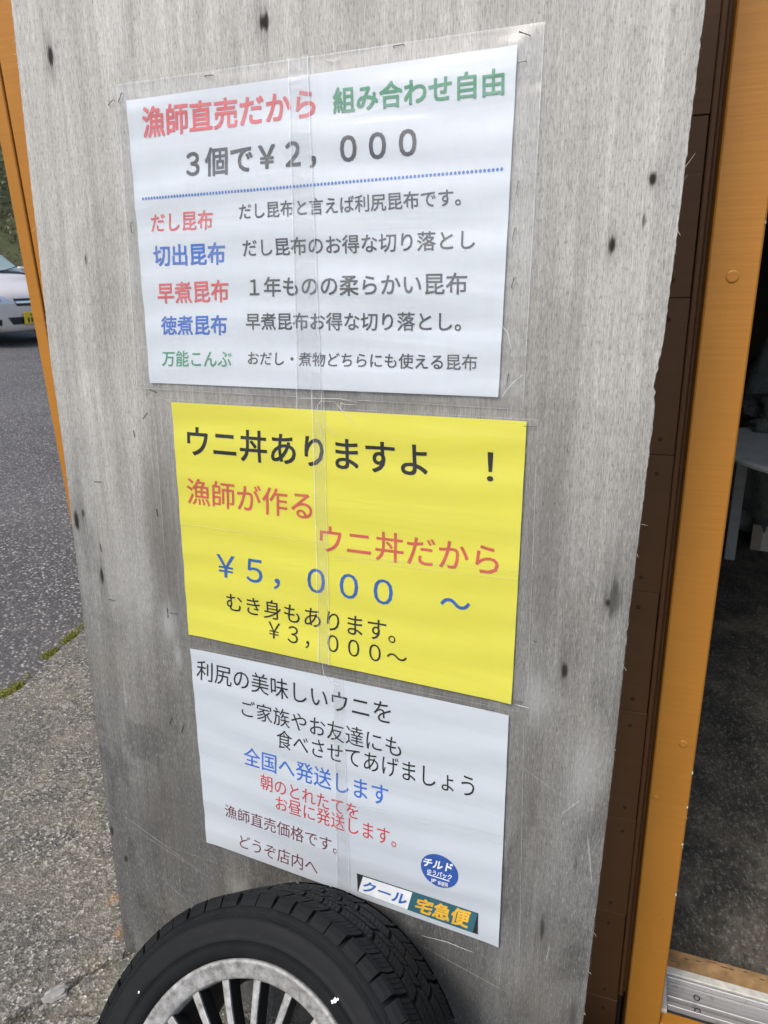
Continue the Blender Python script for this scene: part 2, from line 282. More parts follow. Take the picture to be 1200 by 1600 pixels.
def mat_clear(name, tr, dif, glossf, rough, wave=.6, wscale=(2.2, 1, 15), streak=0):
    t = NT(name); c = t.coord(wscale)
    h = t.noise(c, 1, 2.5, .5, .8); b = t.bump(h, wave, .006)
    T = t.n('BsdfTransparent'); T.inputs[0].default_value = (tr, tr, tr, 1)
    D = t.n('BsdfDiffuse'); D.inputs[0].default_value = (.75, .78, .8, 1)
    G = t.n('BsdfGlossy'); G.inputs['Roughness'].default_value = rough; G.inputs[0].default_value = (.9, .9, .9, 1); t.l(b, G.inputs['Normal'])
    m1 = t.n('MixShader'); t.l(T.outputs[0], m1.inputs[1]); t.l(D.outputs[0], m1.inputs[2])
    w = t.ramp(t.noise(t.coord((18, 1, 9), (2, 0, 6)), 1, 6, .65, 1.2), [(.35, dif * .4), (.7, dif * 1.8)])
    if streak:
        w = t.math('ADD', w, t.ramp(t.noise(t.coord((120, 1, 6), (5, 0, 2)), 1, 5, .7, .6), [(.58, 0), (.72, streak)]))
    t.l(w, m1.inputs[0])
    lw = t.n('LayerWeight'); t.l(b, lw.inputs['Normal']); fc = t.math('ADD', t.math('MULTIPLY', t.math('POWER', lw.outputs['Facing'], 4.0), .6), .045)
    m2 = t.n('MixShader'); t.l(m1.outputs[0], m2.inputs[1]); t.l(G.outputs[0], m2.inputs[2]); t.l(t.math('MULTIPLY', fc, glossf, clamp=True), m2.inputs[0])
    t.l(m2.outputs[0], t.out.inputs[0]); return t.m
def mat_paint_wood(name, col, dark=.8):
    t = NT(name)
    ring = t.noise(t.coord((3, 3, 150), (0, 0, 0)), 1, 4, .6, .5)       # fine cross checking of old paint film
    lon = t.noise(t.coord((60, 60, 3)), 1, 4, .6, .4)
    big = t.noise(t.coord((4, 4, 2)), 1, 4)
    c0 = tuple(x * dark for x in col)
    cc = t.mix(t.ramp(big, [(.35, .0), (.7, 1)]), c0, col)
    cc = t.mix(t.ramp(ring, [(.35, .35), (.6, 0)]), cc, tuple(x * .72 for x in col))
    cc = t.mix(t.ramp(t.noise(t.coord((90, 90, 60)), 1, 3, .6), [(.22, .8), (.27, 0)]), cc, (.10, .05, .02))
    h = t.math('ADD', ring, t.math('MULTIPLY', lon, .8))
    return t.pbr(cc, .48, 0, t.bump(h, .35, .0010), .4)
def mat_concrete():
    t = NT('exposed_concrete'); c = t.coord()
    vc = t.n('TexVoronoi'); vc.inputs['Scale'].default_value = 190; t.l(c, vc.inputs[0])
    sv = t.n('SeparateColor'); t.l(vc.outputs['Color'], sv.inputs[0])
    vb = t.n('TexVoronoi'); vb.inputs['Scale'].default_value = 75; t.l(c, vb.inputs[0])
    sb = t.n('SeparateColor'); t.l(vb.outputs['Color'], sb.inputs[0])
    st = t.ramp(sv.outputs[0], [(0, (.04, .041, .041)), (.3, (.105, .102, .09)), (.58, (.20, .19, .155)), (.8, (.33, .315, .275)), (1, (.62, .60, .55))])
    stb = t.ramp(sb.outputs[1], [(0, (.09, .095, .10)), (.5, (.20, .19, .165)), (1, (.42, .40, .36))])
    col = t.mix(t.ramp(sb.outputs[0], [(.72, 0), (.75, 1)], 'CONSTANT'), st, stb)
    paste = t.noise(c, 140, 5, .65)
    col = t.mix(t.ramp(t.voro(c, 190, 'DISTANCE_TO_EDGE'), [(.02, .6), (.14, .08)]), col, (.12, .113, .095))
    col = t.mix(t.ramp(paste, [(.36, .75), (.52, 0)]), col, (.05, .05, .046))
    col = t.mix(t.ramp(t.noise(c, 7, 5, .6, .5), [(.42, 0), (.75, .45)]), col, (.30, .275, .20))
    col = t.mix(t.ramp(t.noise(c, 2.6, 4, .5), [(.4, .4), (.62, 0)]), col, (.12, .115, .10))
    for (x, y, r, s) in ((-.105, .085, .013, .55), (-.035, .025, .012, .45), (-.14, .20, .02, .3), (-.03, -.05, .022, .12), (-.2, .33, .05, .25)):
        vs = t.n('VectorMath', operation='SUBTRACT'); t.l(c, vs.inputs[0]); vs.inputs[1].default_value = (x, y, 0)
        vm = t.n('VectorMath', operation='MULTIPLY'); t.l(vs.outputs[0], vm.inputs[0]); vm.inputs[1].default_value = (1, .6, 0)
        ln = t.n('VectorMath', operation='LENGTH'); t.l(vm.outputs[0], ln.inputs[0])
        d = t.math('ADD', t.math('DIVIDE', ln.outputs['Value'], r), t.math('MULTIPLY', t.math('SUBTRACT', paste, .5), 2.4))
        col = t.mix(t.ramp(d, [(.4, s), (1.1, 0)]), col, (.36, .20, .09))
    h = t.math('ADD', t.voro(c, 190), t.math('MULTIPLY', paste, 1.2))
    return t.pbr(col, .9, 0, t.bump(h, .8, .003), .2)
def mat_asphalt():
    t = NT('worn_asphalt'); c = t.coord()
    vc = t.n('TexVoronoi'); vc.inputs['Scale'].default_value = 105; t.l(c, vc.inputs[0])
    sv = t.n('SeparateColor'); t.l(vc.outputs['Color'], sv.inputs[0])
    col = t.ramp(sv.outputs[0], [(0, (.05, .047, .045)), (.5, (.105, .098, .093)), (.72, (.17, .16, .152)), (.88, (.36, .34, .325)), (1, (.60, .57, .54))])
    col = t.mix(t.ramp(vc.outputs['Distance'], [(.2, 0), (.7, .9)]), col, (.055, .053, .055))
    col = t.mix(t.ramp(t.noise(c, .9, 4, .6), [(.4, 0), (.7, .25)]), col, (.19, .185, .18))
    col = t.mix(t.ramp(t.noise(t.coord((1, 6, 1)), 1.2, 5, .6, .6), [(.55, 0), (.72, .35)]), col, (.055, .054, .055))
    return t.pbr(col, .85, 0, t.bump(t.math('MULTIPLY', vc.outputs['Distance'], -1), .7, .004), .3)
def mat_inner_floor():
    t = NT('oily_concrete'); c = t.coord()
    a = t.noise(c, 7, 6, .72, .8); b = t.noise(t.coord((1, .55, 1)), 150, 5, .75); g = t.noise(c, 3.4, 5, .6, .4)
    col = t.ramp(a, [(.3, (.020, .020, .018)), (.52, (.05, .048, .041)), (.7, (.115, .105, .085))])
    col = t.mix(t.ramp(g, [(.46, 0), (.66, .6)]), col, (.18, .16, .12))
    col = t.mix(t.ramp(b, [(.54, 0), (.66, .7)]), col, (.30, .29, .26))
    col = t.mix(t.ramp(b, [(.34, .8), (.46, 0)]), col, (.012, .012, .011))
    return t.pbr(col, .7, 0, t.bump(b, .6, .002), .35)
def mat_rubber():
    t = NT('tyre_rubber'); c = t.coord()
    n1 = t.noise(c, 26, 5, .6); n2 = t.noise(c, 420, 3)
    col = t.ramp(n1, [(.3, (.005, .0058, .0066)), (.7, (.010, .0112, .0125))])
    col = t.mix(t.ramp(t.noise(c, 55, 6, .75, .6), [(.60, 0), (.78, .3)]), col, (.05, .049, .046))
    return t.pbr(col, t.ramp(n1, [(.3, .62), (.7, .8)]), 0, t.bump(n2, .25, .0006), .22)
def mat_alloy():
    t = NT('oxidised_alloy'); c = t.coord()
    n1 = t.noise(c, 70, 6, .7, .3); n2 = t.noise(c, 22, 5, .6)
    col = t.ramp(n1, [(.30, (.10, .098, .09)), (.46, (.26, .258, .248)), (.7, (.45, .45, .44))])
    col = t.mix(t.ramp(n2, [(.5, 0), (.72, .6)]), col, (.15, .145, .135))
    return t.pbr(col, .6, .25, t.bump(n1, .5, .0008), .5)
def mat_alu():
    t = NT('scratched_aluminium'); 
    n1 = t.noise(t.coord((6, 300, 60)), 1, 2, .5); d = t.noise(t.coord(), 60, 5, .7)
    col = t.mix(t.ramp(d, [(.55, 0), (.72, .6)]), t.ramp(n1, [(.3, (.46, .455, .44)), (.7, (.60, .595, .59))]), (.13, .12, .10))
    return t.pbr(col, t.ramp(d, [(.3, .4), (.7, .6)]), .55, t.bump(n1, .2, .0004), .5)
def mat_leaf(name, a, b):
    t = NT(name); oi = t.n('ObjectInfo'); c = t.coord(); v = t.noise(c, 3.1, 4, .7); g = t.n('NewGeometry')
    col = t.ramp(t.math('ADD', t.math('MULTIPLY', v, .6), t.math('MULTIPLY', g.outputs['Random Per Island'], .45)), [(.2, a), (.8, b)])
    p = t.pbr(col, .6, 0, None, .3); return p

M = dict(
    board=mat_board(), edge=mat_ply_edge(),
    white=mat_paper('white_paper', (.60, .65, .70)), yellow=mat_paper('yellow_paper', (.66, .625, .07)), white_shaded=mat_paper('white_paper_shaded', (.545, .595, .64)),  # lowest poster: same white paper, its colour darkened for the weaker light low down
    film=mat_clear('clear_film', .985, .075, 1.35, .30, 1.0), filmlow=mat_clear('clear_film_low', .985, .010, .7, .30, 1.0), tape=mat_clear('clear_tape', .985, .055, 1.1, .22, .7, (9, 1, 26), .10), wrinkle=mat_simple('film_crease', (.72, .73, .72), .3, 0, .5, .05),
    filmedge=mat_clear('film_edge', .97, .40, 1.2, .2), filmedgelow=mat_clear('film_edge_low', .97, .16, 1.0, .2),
    steel=mat_simple('dark_staple', (.035, .035, .04), .4, .6), 
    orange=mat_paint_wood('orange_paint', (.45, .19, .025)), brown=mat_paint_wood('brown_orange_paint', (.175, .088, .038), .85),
    concrete=mat_concrete(), asphalt=mat_asphalt(), infloor=mat_inner_floor(), rubber=mat_rubber(), alloy=mat_alloy(), alu=mat_alu(),
    black=mat_simple('matt_black', (.012, .012, .013), .55, 0, .4), spokeside=mat_simple('spoke_black', (.02, .02, .02), .5, .2),
    lip=mat_simple('dirty_white_frame', (.55, .54, .48), .5, 0, .4, .2, 60, .3), sillwood=mat_simple('worn_sill_wood', (.30, .185, .085), .7, 0, .3, .35, 40, .4),
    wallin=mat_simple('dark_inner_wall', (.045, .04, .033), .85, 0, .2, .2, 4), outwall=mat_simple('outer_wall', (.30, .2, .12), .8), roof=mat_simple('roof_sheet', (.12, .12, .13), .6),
    tabgrey=mat_simple('grey_table_top', (.62, .65, .63), .6, 0, .4, .1, 25), legwhite=mat_simple('pale_leg', (.24, .25, .245), .6), box=mat_simple('carton', (.42, .40, .36), .8, 0, .2, .1, 12),
    boxtape=mat_simple('carton_tape', (.24, .20, .15), .5), shelf=mat_simple('dark_shelf_wood', (.06, .052, .04), .7),
    bag=mat_simple('dark_bag', (.11, .12, .115), .32, 0, .5, .3, 20, .8, .01), clay=mat_simple('brown_clay', (.20, .10, .06), .7),
    paint_car=mat_simple('pearl_silver_paint', (.70, .63, .585), .3, .12, .5, .03, 5, .0, .0001, .6), carglass=mat_simple('car_glass', (.30, .37, .35), .08, 0, .8, .05, 3, 0), carblack=mat_simple('car_black_plastic', (.015, .016, .02), .5),
    chrome=mat_simple('chrome', (.6, .6, .62), .15, .9), lamp=mat_simple('headlight_lens', (.55, .58, .60), .12, .2, .7, .08, 8, 0), plate=mat_simple('yellow_plate', (.80, .56, .03), .45), platetxt=mat_simple('plate_black', (.02, .02, .02), .5),
    terrain=mat_simple('grassy_ground', (.09, .10, .045), .9, 0, .2, .3, 2), moss=mat_leaf('moss', (.09, .10, .018), (.26, .27, .04)),
    leaf=mat_leaf('leaf_green', (.03, .045, .012), (.17, .19, .07)), leaf2=mat_leaf('leaf_brown', (.07, .06, .035), (.20, .17, .10)), twig=mat_simple('twig', (.12, .095, .07), .9),
    rust=mat_simple('rusty_nail', (.075, .038, .018), .8), crate=mat_simple('crate_plastic', (.13, .14, .14), .6), net=mat_simple('old_net', (.17, .19, .17), .85, 0, .2, .4, 50, 1, .01), cloth=mat_simple('grey_cloth', (.30, .31, .30), .9), splinter=mat_simple('splinter_pale', (.48, .44, .36), .8), rock=mat_simple('chipped_stone', (.27, .265, .25), .85, 0, .3, .3, 60, .6), web=mat_simple('lint', (.45, .47, .48), .9),
)
INK = {k: mat_ink('ink_' + k, c) for k, c in dict(red=(.60, .105, .12), green=(.06, .27, .15), dark=(.045, .05, .06), blue=(.035, .135, .50), black=(.012, .014, .016), rose=(.52, .095, .07), blue2=(.02, .10, .36),
    red2=(.50, .045, .05), maroon=(.14, .03, .045), white=(.80, .82, .84), azure=(.03, .14, .44), gold=(.76, .44, .03), navy=(.025, .085, .34), teal=(.025, .12, .15), jet=(.012, .012, .014), dots=(.06, .17, .50)).items()}

# ------------------------------------------------------------- setting: ground sheets
def asph_z(x, y): return -.02 + .071 * max(0.0, -x - 1.1)
def edge_x(y):     # where the concrete slab ends
    P = [(-6, -.55), (-.4, -.93), (.2, -1.02), (.56, -1.056), (.60, -1.046), (.68, -1.066), (.80, -1.12), (.89, -1.143), (.964, -1.156), (1.04, -1.183), (1.6, -1.33), (6, -1.9), (40, -3)]
    for (a, xa), (b, xb) in zip(P, P[1:]):
        if y <= b: return xa + (xb - xa) * (y - a) / (b - a)
    return P[-1][1]
def crack_depth(x, y):
    d = 1
    for path in (((-.30, -.27), (-.101, -.202), (-.043, -.168), (.005, -.139), (.065, -.113), (.2, -.10)), ((-.09, -.19), (-.045, -.12), (-.03, -.07), (.01, -.02), (.03, .03))):
        for (x0, y0), (x1, y1) in zip(path, path[1:]):
            y0 += .004; y1 += .004
            L2 = (x1 - x0) ** 2 + (y1 - y0) ** 2; t = max(0, min(1, ((x - x0) * (x1 - x0) + (y - y0) * (y1 - y0)) / L2))
            d = min(d, math.hypot(x - x0 - t * (x1 - x0), y - y0 - t * (y1 - y0)))
    return d
def slab():
    nx, ny = 400, 380; V = []; F = []
    for j in range(ny + 1):
        y = -.42 + 1.85 * j / ny
        for i in range(nx + 1):
            x1 = .42; ex = edge_x(y) + .012 * mnoise.noise(Vector((y * 22, 3, 0))) + .006 * mnoise.noise(Vector((y * 70, 9, 0)))
            x = ex + (x1 - ex) * i / nx
            p = Vector((x, y, 0)); z = .0022 * mnoise.noise(p * 90) + .0018 * mnoise.noise(p * 38 + Vector((5, 0, 0))) + .003 * mnoise.noise(p * 6)
            d = crack_depth(x + .004 * mnoise.noise(p * 60), y + .004 * mnoise.noise(p * 55 + Vector((3, 3, 3))))
            if d < .0075: z -= .024 * (1 - d / .0075)
            e = x - ex
            if e < .035: z -= .028 * (1 - e / .035) ** 2
            z = min(z, .002)
            V.append((x, y, z - .001))
    for j in range(ny):
        for i in range(nx): a = j * (nx + 1) + i; F.append((a, a + 1, a + nx + 2, a + nx + 1))
    tag(mk('concrete_slab', V, F, M['concrete'], None, True), kind='structure')
    b = MB()
    b.add([(-.75, -6, -.004), (4.5, -6, -.004), (4.5, -.42, -.004), (-.93, -.42, -.004)], [(0, 1, 2, 3)])
    b.add([(.42, -.42, -.004), (4.5, -.42, -.004), (4.5, .055, -.004), (.42, .055, -.004)], [(0, 1, 2, 3)])
    b.add([(.80, .0551, -.32), (4.5, .0551, -.32), (4.5, .42, -.32), (.80, .30, -.32), (.80, .055, -.004), (4.5, .055, -.004)], [(0, 1, 2, 3), (4, 5, 1, 0)])
    b.add([(.42, .0552, -.004), (.80, .0552, -.004), (.80, .40, -.004), (.42, .40, -.004)], [(0, 1, 2, 3)]); b.add([(.8001, .0552, -.004), (.8001, .30, -.004), (.8001, .30, -.32), (.8001, .0552, -.32)], [(0, 1, 2, 3)])
    b.add([(-1.33, 1.43, -.004), (-.05, 1.43, -.004), (-.05, 8, -.004), (-1.9, 8, -.004)], [(0, 1, 2, 3)])
    tag(b.build('pavement', M['concrete']), kind='structure')
slab()
V = []; F = []; xs = [-60, -30, -20, -14, -12, -11.2, -9, -6, -4, -2.5, -1.6, -1.1, -.45]; ys = [-30, -12, -5, -1, 1, 3, 6, 10, 16, 30, 60]
def road_z(x): return asph_z(x, 0)
for y in ys:
    for x in xs: V.append((x, y, road_z(x) - .0))
n = len(xs)
F = [(j * n + i, j * n + i + 1, (j + 1) * n + i + 1, (j + 1) * n + i) for j in range(len(ys) - 1) for i in range(n - 1)]
tag(mk('road', V, F, M['asphalt']), kind='structure')
def hill_z(x, y):
    d = max(0.0, -x - 13.0); return road_z(max(x, -60)) - (.06 if x < -1.5 else .6) + min(14.0, d * .85) * (1 if d > 0 else 0)
V = []; F = []; N = 70
for j in range(N + 1):
    for i in range(N + 1):
        u = (i / N * 2 - 1); w = (j / N * 2 - 1); x = 400 * u * abs(u) ** 1.6; y = 400 * w * abs(w) ** 1.6
        V.append((x, y, hill_z(x, y) + (.5 * mnoise.noise(Vector((x * .2, y * .2, 0))) if x < -14 else 0)))
F = [(j * (N + 1) + i, j * (N + 1) + i + 1, (j + 1) * (N + 1) + i + 1, (j + 1) * (N + 1) + i) for j in range(N) for i in range(N)]
tag(mk('terrain', V, F, M['terrain'], None, True), kind='structure')

def leaves(name, pts, size, mat, normal_up=.3, label=None, cat=None, group=None):
    P = np.array(pts); n_ = len(P)
    a = rng.normal(size=(n_, 3)); a /= np.linalg.norm(a, axis=1)[:, None]
    b = rng.normal(size=(n_, 3)); b -= (b * a).sum(1)[:, None] * a; b /= np.linalg.norm(b, axis=1)[:, None]
    s = size * rng.uniform(.6, 1.4, n_)[:, None]
    Vv = np.stack([P - a * s, P + b * s * .45, P + a * s, P - b * s * .45], 1).reshape(-1, 3)
    me = bpy.data.meshes.new(name); me.vertices.add(n_ * 4); me.vertices.foreach_set('co', Vv.ravel())
    me.loops.add(n_ * 4); me.loops.foreach_set('vertex_index', np.arange(n_ * 4)); me.polygons.add(n_)
    me.polygons.foreach_set('loop_start', np.arange(n_) * 4); me.polygons.foreach_set('loop_total', np.full(n_, 4)); me.update(); me.validate()
    me.materials.append(mat); o = bpy.data.objects.new(name, me); COL.objects.link(o); return o
# hillside scrub beyond the road
def scrub():
    A = []; B = []
    for k in range(430):
        x = rng.uniform(-24, -13.2); y = rng.uniform(-4, 34); z = hill_z(x, y); r = rng.uniform(.5, 1.3)
        m = int(420 * r); q = rng.normal(size=(m, 3)); q /= np.linalg.norm(q, axis=1)[:, None]; q *= (rng.uniform(.2, 1, m) ** .4)[:, None] * r
        q[:, 2] *= .9; q += (x, y, z + r * .55)
        (A if rng.random() < .62 else B).append(q)
    tag(leaves('hillside_scrub', np.concatenate(A), .055, M['leaf']), kind='stuff')
    tag(leaves('dry_undergrowth', np.concatenate(B), .05, M['leaf2']), kind='stuff')
scrub()
# moss tufts along the slab edge
pts = []
for y in np.arange(.50, 1.5, .0016):
    ex = edge_x(y) + .012 * mnoise.noise(Vector((y * 22, 3, 0))) + .006 * mnoise.noise(Vector((y * 70, 9, 0)))
    dens = max(0.0, mnoise.noise(Vector((y * 9, 0, 1))) + mnoise.noise(Vector((y * 31, 0, 4))) * .6 + .05) * 60 + (6 if y > .95 else 0)
    for k in range(int(dens)): pts.append((ex + rng.normal(0, .013) - .008, y + rng.normal(0, .004), -.018 + abs(rng.normal(0, .008))))
tag(leaves('moss', np.array(pts), .0036, M['moss']), kind='stuff')
# chipped stone lying in the broken slab corner
V = []
bm = bmesh.new(); bmesh.ops.create_icosphere(bm, subdivisions=3, radius=1)
for v in bm.verts:
    k = 1 + .35 * mnoise.noise(v.co * 1.7) + .12 * mnoise.noise(v.co * 5); v.co = Vector((v.co.x * .024 * k, v.co.y * .013 * k, v.co.z * .007 * k))
me = bpy.data.meshes.new('concrete_chip'); bm.to_mesh(me); bm.free(); me.materials.append(M['rock'])
o = bpy.data.objects.new('concrete_chip', me); COL.objects.link(o); o.location = (-.046, -.124, .003); o.rotation_euler = (.1, 0, .9)
tag(o, 'pale broken chip of concrete lying beside the crack in the slab', 'stone')

# ------------------------------------------------------------- building
YAW = math.radians(3.5); DX = 1.0
bld = empty('shop_building', 'orange painted wooden shop with an open doorway and dark interior behind the leaning board', 'building', (0, .165, 0), YAW)
def part(name, mat, *boxes, parent=bld, c=.0015):
    b = MB()
    for q in boxes: b.box(*q, c)
    return b.build(name, mat, parent)
part('corner_post', M['orange'], (-.110, -.0845, 0, .10, -.35, 2.6))
part('face_board', M['orange'], (-.0815, .018, .001, .05, -.35, 2.6))
part('groove_backing', M['black'], (-.0842, -.0818, .006, .09, -.03, 2.59), c=0)
post = part('door_post', M['orange'], (.9445, 1.000, 0, .19, -.35, 2.6), c=.002)
for (s_, z_, r_) in ((.972, 1.253, .0075), (.953, .495, .004), (.982, .60, .006)):   # plugged nail heads on the post
    MB().lathe([(.0001, -.0012), (r_ * .75, -.0012), (r_, 0), (r_, .002)], 18).build('nail_plug', M['orange'], post).location = (s_, -.0005, z_)
for kk in range(9):
    z_ = rng.uniform(.1, 1.5); h_ = rng.uniform(.002, .009)
    MB().lathe([(.0001, -.0009), (.0011, -.0006), (.0014, .0006)], 6).build('paint_chip', M['lip'] if kk % 3 else M['sillwood'], post).matrix_local = Matrix.Translation((.9988 + rng.uniform(-.0006, .0006), -.00005, z_)) @ Matrix.Diagonal((1, 1, h_ / .0028, 1))
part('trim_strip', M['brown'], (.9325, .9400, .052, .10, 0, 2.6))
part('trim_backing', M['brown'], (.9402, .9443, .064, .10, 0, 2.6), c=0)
k = 0
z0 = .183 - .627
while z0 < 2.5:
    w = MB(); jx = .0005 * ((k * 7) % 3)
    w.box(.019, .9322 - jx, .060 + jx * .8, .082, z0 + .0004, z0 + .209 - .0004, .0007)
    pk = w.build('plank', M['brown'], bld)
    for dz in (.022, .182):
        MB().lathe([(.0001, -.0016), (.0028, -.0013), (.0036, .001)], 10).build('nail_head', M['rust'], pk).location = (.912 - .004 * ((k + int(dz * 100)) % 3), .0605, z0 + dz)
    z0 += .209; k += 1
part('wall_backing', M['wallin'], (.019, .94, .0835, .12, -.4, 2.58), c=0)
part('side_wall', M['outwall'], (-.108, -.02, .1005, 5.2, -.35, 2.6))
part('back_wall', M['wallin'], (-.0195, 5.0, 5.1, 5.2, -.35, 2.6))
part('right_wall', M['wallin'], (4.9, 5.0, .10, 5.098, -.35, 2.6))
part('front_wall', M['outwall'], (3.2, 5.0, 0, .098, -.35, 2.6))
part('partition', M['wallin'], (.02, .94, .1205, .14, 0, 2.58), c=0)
part('lintel', M['orange'], (1.002, 3.198, .0, .12, 2.1, 2.6))
part('roof', M['roof'], (-.2, 5.1, -.02, 5.3, 2.602, 2.68))
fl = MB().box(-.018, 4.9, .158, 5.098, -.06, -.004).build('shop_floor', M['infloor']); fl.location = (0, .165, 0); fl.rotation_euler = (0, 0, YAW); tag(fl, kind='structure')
# sill: wooden strip, painted lip and sliding-door rails
sill = part('sill', M['sillwood'], (1.001, 3.2, .114, .156, -.05, .030), c=.002)
for kk in range(26):     # worn slits in the timber
    s_ = 1.02 + kk * .021 + rng.uniform(-.006, .006); d_ = rng.uniform(.120, .150)
    MB().box(s_, s_ + rng.uniform(.006, .013), d_, d_ + .0012, .0296, .0304).build('slit', M['black'], sill)
r_ = MB(); r_.box(1.0125, 3.2, .0985, .1135, -.05, .034, .001); r_.box(1.001, 1.0120, .024, .1135, -.05, .034, .001); r_.build('painted_lip', M['lip'], sill)
r_ = MB()
r_.box(1.0125, 3.2, .0285, .0980, -.05, .020); r_.build('rail_slot', M['black'], sill); r_ = MB()
r_.box(1.0130, 3.2, .0915, .0950, .0201, .033, .0006); r_.box(1.0130, 3.2, .0867, .0905, .0201, .0215)
r_.box(1.0130, 3.2, .0570, .0860, .0201, .0255, .0006)
r_.box(1.0130, 3.2, .0535, .0566, .0201, .033, .0006)
r_.box(1.0130, 3.2, .0395, .0480, .0201, .0285, .0006)
r_.box(1.0130, 3.2, .0365, .0390, .0201, .033, .0006)
rail = r_.build('rail', M['alu'], sill)
r_ = MB(); r_.box(1.001, 3.2, .001, .0280, -.05, .027, .002); r_.build('sill_edge', M['orange'], sill)
for s_, d_ in ((1.0628, .0715), (1.0625, .0437), (1.42, .0715), (1.42, .0437)):
    MB().lathe([(.0001, .0003), (.0058, .0003), (.0058, 0)], 14, 'Z').build('screw_seat', M['black'], sill).location = (s_, d_, .0256 if d_ > .06 else .0286)
    MB().lathe([(.0001, .0008), (.0012, .0006), (.0013, .0018), (.0034, .0014), (.0040, 0)], 14, 'Z').build('screw', M['alloy'], sill).location = (s_, d_, .0256 if d_ > .06 else .0286)

# ------------------------------------------------------------- interior things
TAB = (1.58, 2.22)
tb = empty('round_table', 'grey round topped table on pale legs just inside the doorway', 'table', (TAB[0], TAB[1], -.004))
MB().lathe([(.0001, .598), (.520, .598), (.530, .602), (.532, .612), (.528, .620), (.520, .622), (.0001, .622)], 96, 'Z').build('tabletop', M['tabgrey'], tb)
for a_ in (138, 258, 18):
    x_ = .55 * math.cos(math.radians(a_)); y_ = .55 * math.sin(math.radians(a_))
    MB().box(x_ - .022, x_ + .022, y_ - .022, y_ + .022, 0, .597, .002).build('leg', M['legwhite'], tb)
def blob(name, mat, loc, sc, seed, f=1.4, amp=.35, rotz=0, sub=4):
    bm = bmesh.new(); bmesh.ops.create_icosphere(bm, subdivisions=sub, radius=1)
    for v in bm.verts:
        q = v.co * f + Vector((seed, seed, 0)); kk = 1 + amp * mnoise.noise(q) + amp * .5 * abs(mnoise.noise(q * 2.6)) + amp * .25 * abs(mnoise.noise(q * 6))
        v.co = Vector((v.co.x * sc[0] * kk, v.co.y * sc[1] * kk, max(-.5, v.co.z) * sc[2] * kk))
    lo = min(v.co.z for v in bm.verts)
    for v in bm.verts: v.co.z -= lo
    me = bpy.data.meshes.new(name); bm.to_mesh(me); bm.free(); me.materials.append(mat); me.polygons.foreach_set('use_smooth', [True] * len(me.polygons))
    o = bpy.data.objects.new(name, me); COL.objects.link(o); o.location = loc; o.rotation_euler = (0, 0, rotz); return o
tag(blob('plastic_bag', M['bag'], (1.46, 2.50, .6185), (.27, .15, .10), 2.2, 1.6, .6), 'crumpled dark plastic bag lying on the grey table inside', 'bag')
tag(blob('net_bundle', M['bag'], (1.32, 2.95, -.004), (.26, .22, .50), 8.1, 1.8, .5), 'tall dark bundle standing on the floor behind the grey table', 'bundle')
cr = empty('crate', 'grey plastic crate with slatted sides standing on the floor behind the bags', 'crate', (1.52, 3.25, -.004), .3)
for zz in (.02, .12, .22, .32, .42, .52): MB().box(-.22, .22, -.16, -.145, zz, zz + .07, .003).build('slat', M['crate'], cr); MB().box(-.222, -.208, -.144, .16, zz, zz + .07, .003).build('slat', M['crate'], cr)
for xx, yy in ((-.235, -.17), (.21, -.17), (-.235, .145), (.21, .145)): MB().box(xx, xx + .028, yy, yy + .028, 0, .60, .003).build('corner', M['crate'], cr)
tag(blob('folded_net', M['net'], (1.36, 3.22, .45), (.26, .20, .22), 5.5, 2.3, .55, .4), 'greyish green folded net heaped on the crate inside', 'net')
tag(blob('cloth_heap', M['cloth'], (1.36, 2.62, .6185), (.10, .08, .05), 9.5, 2.0, .5, .2), 'small pale grey cloth beside the brown pot on the table', 'cloth')
b = empty('clay_pot', 'small brown pot standing among the dark bags on the table', 'pot', (1.278, 2.36, .618))
MB().lathe([(.0001, 0), (.018, 0), (.025, .015), (.026, .035), (.022, .048), (.019, .048), (.022, .034), (.02, .006), (.0001, .006)], 24, 'Z').build('pot_body', M['clay'], b, True)
sh = empty('low_shelf', 'low dark wooden shelf of two boards at the back of the shop', 'shelf', (1.55, 3.62, -.004))
for zz in (.10, .24): MB().box(-.45, .60, -.15, .15, zz, zz + .03, .002).build('shelf_board', M['shelf'], sh)
for xx in (-.43, .55): MB().box(xx, xx + .03, -.14, .14, 0, .42, .002).build('upright', M['shelf'], sh)
bx = empty('carton', 'pale carton with brown tape and black print on the floor under the table', 'box', (1.41, 2.84, -.004), -.10)
MB().box(-.135, .165, -.12, .12, 0, .125, .002).build('carton_body', M['box'], bx)
MB().box(-.136, -.092, -.1225, .1215, .001, .1265).build('packing_tape', M['boxtape'], bx)

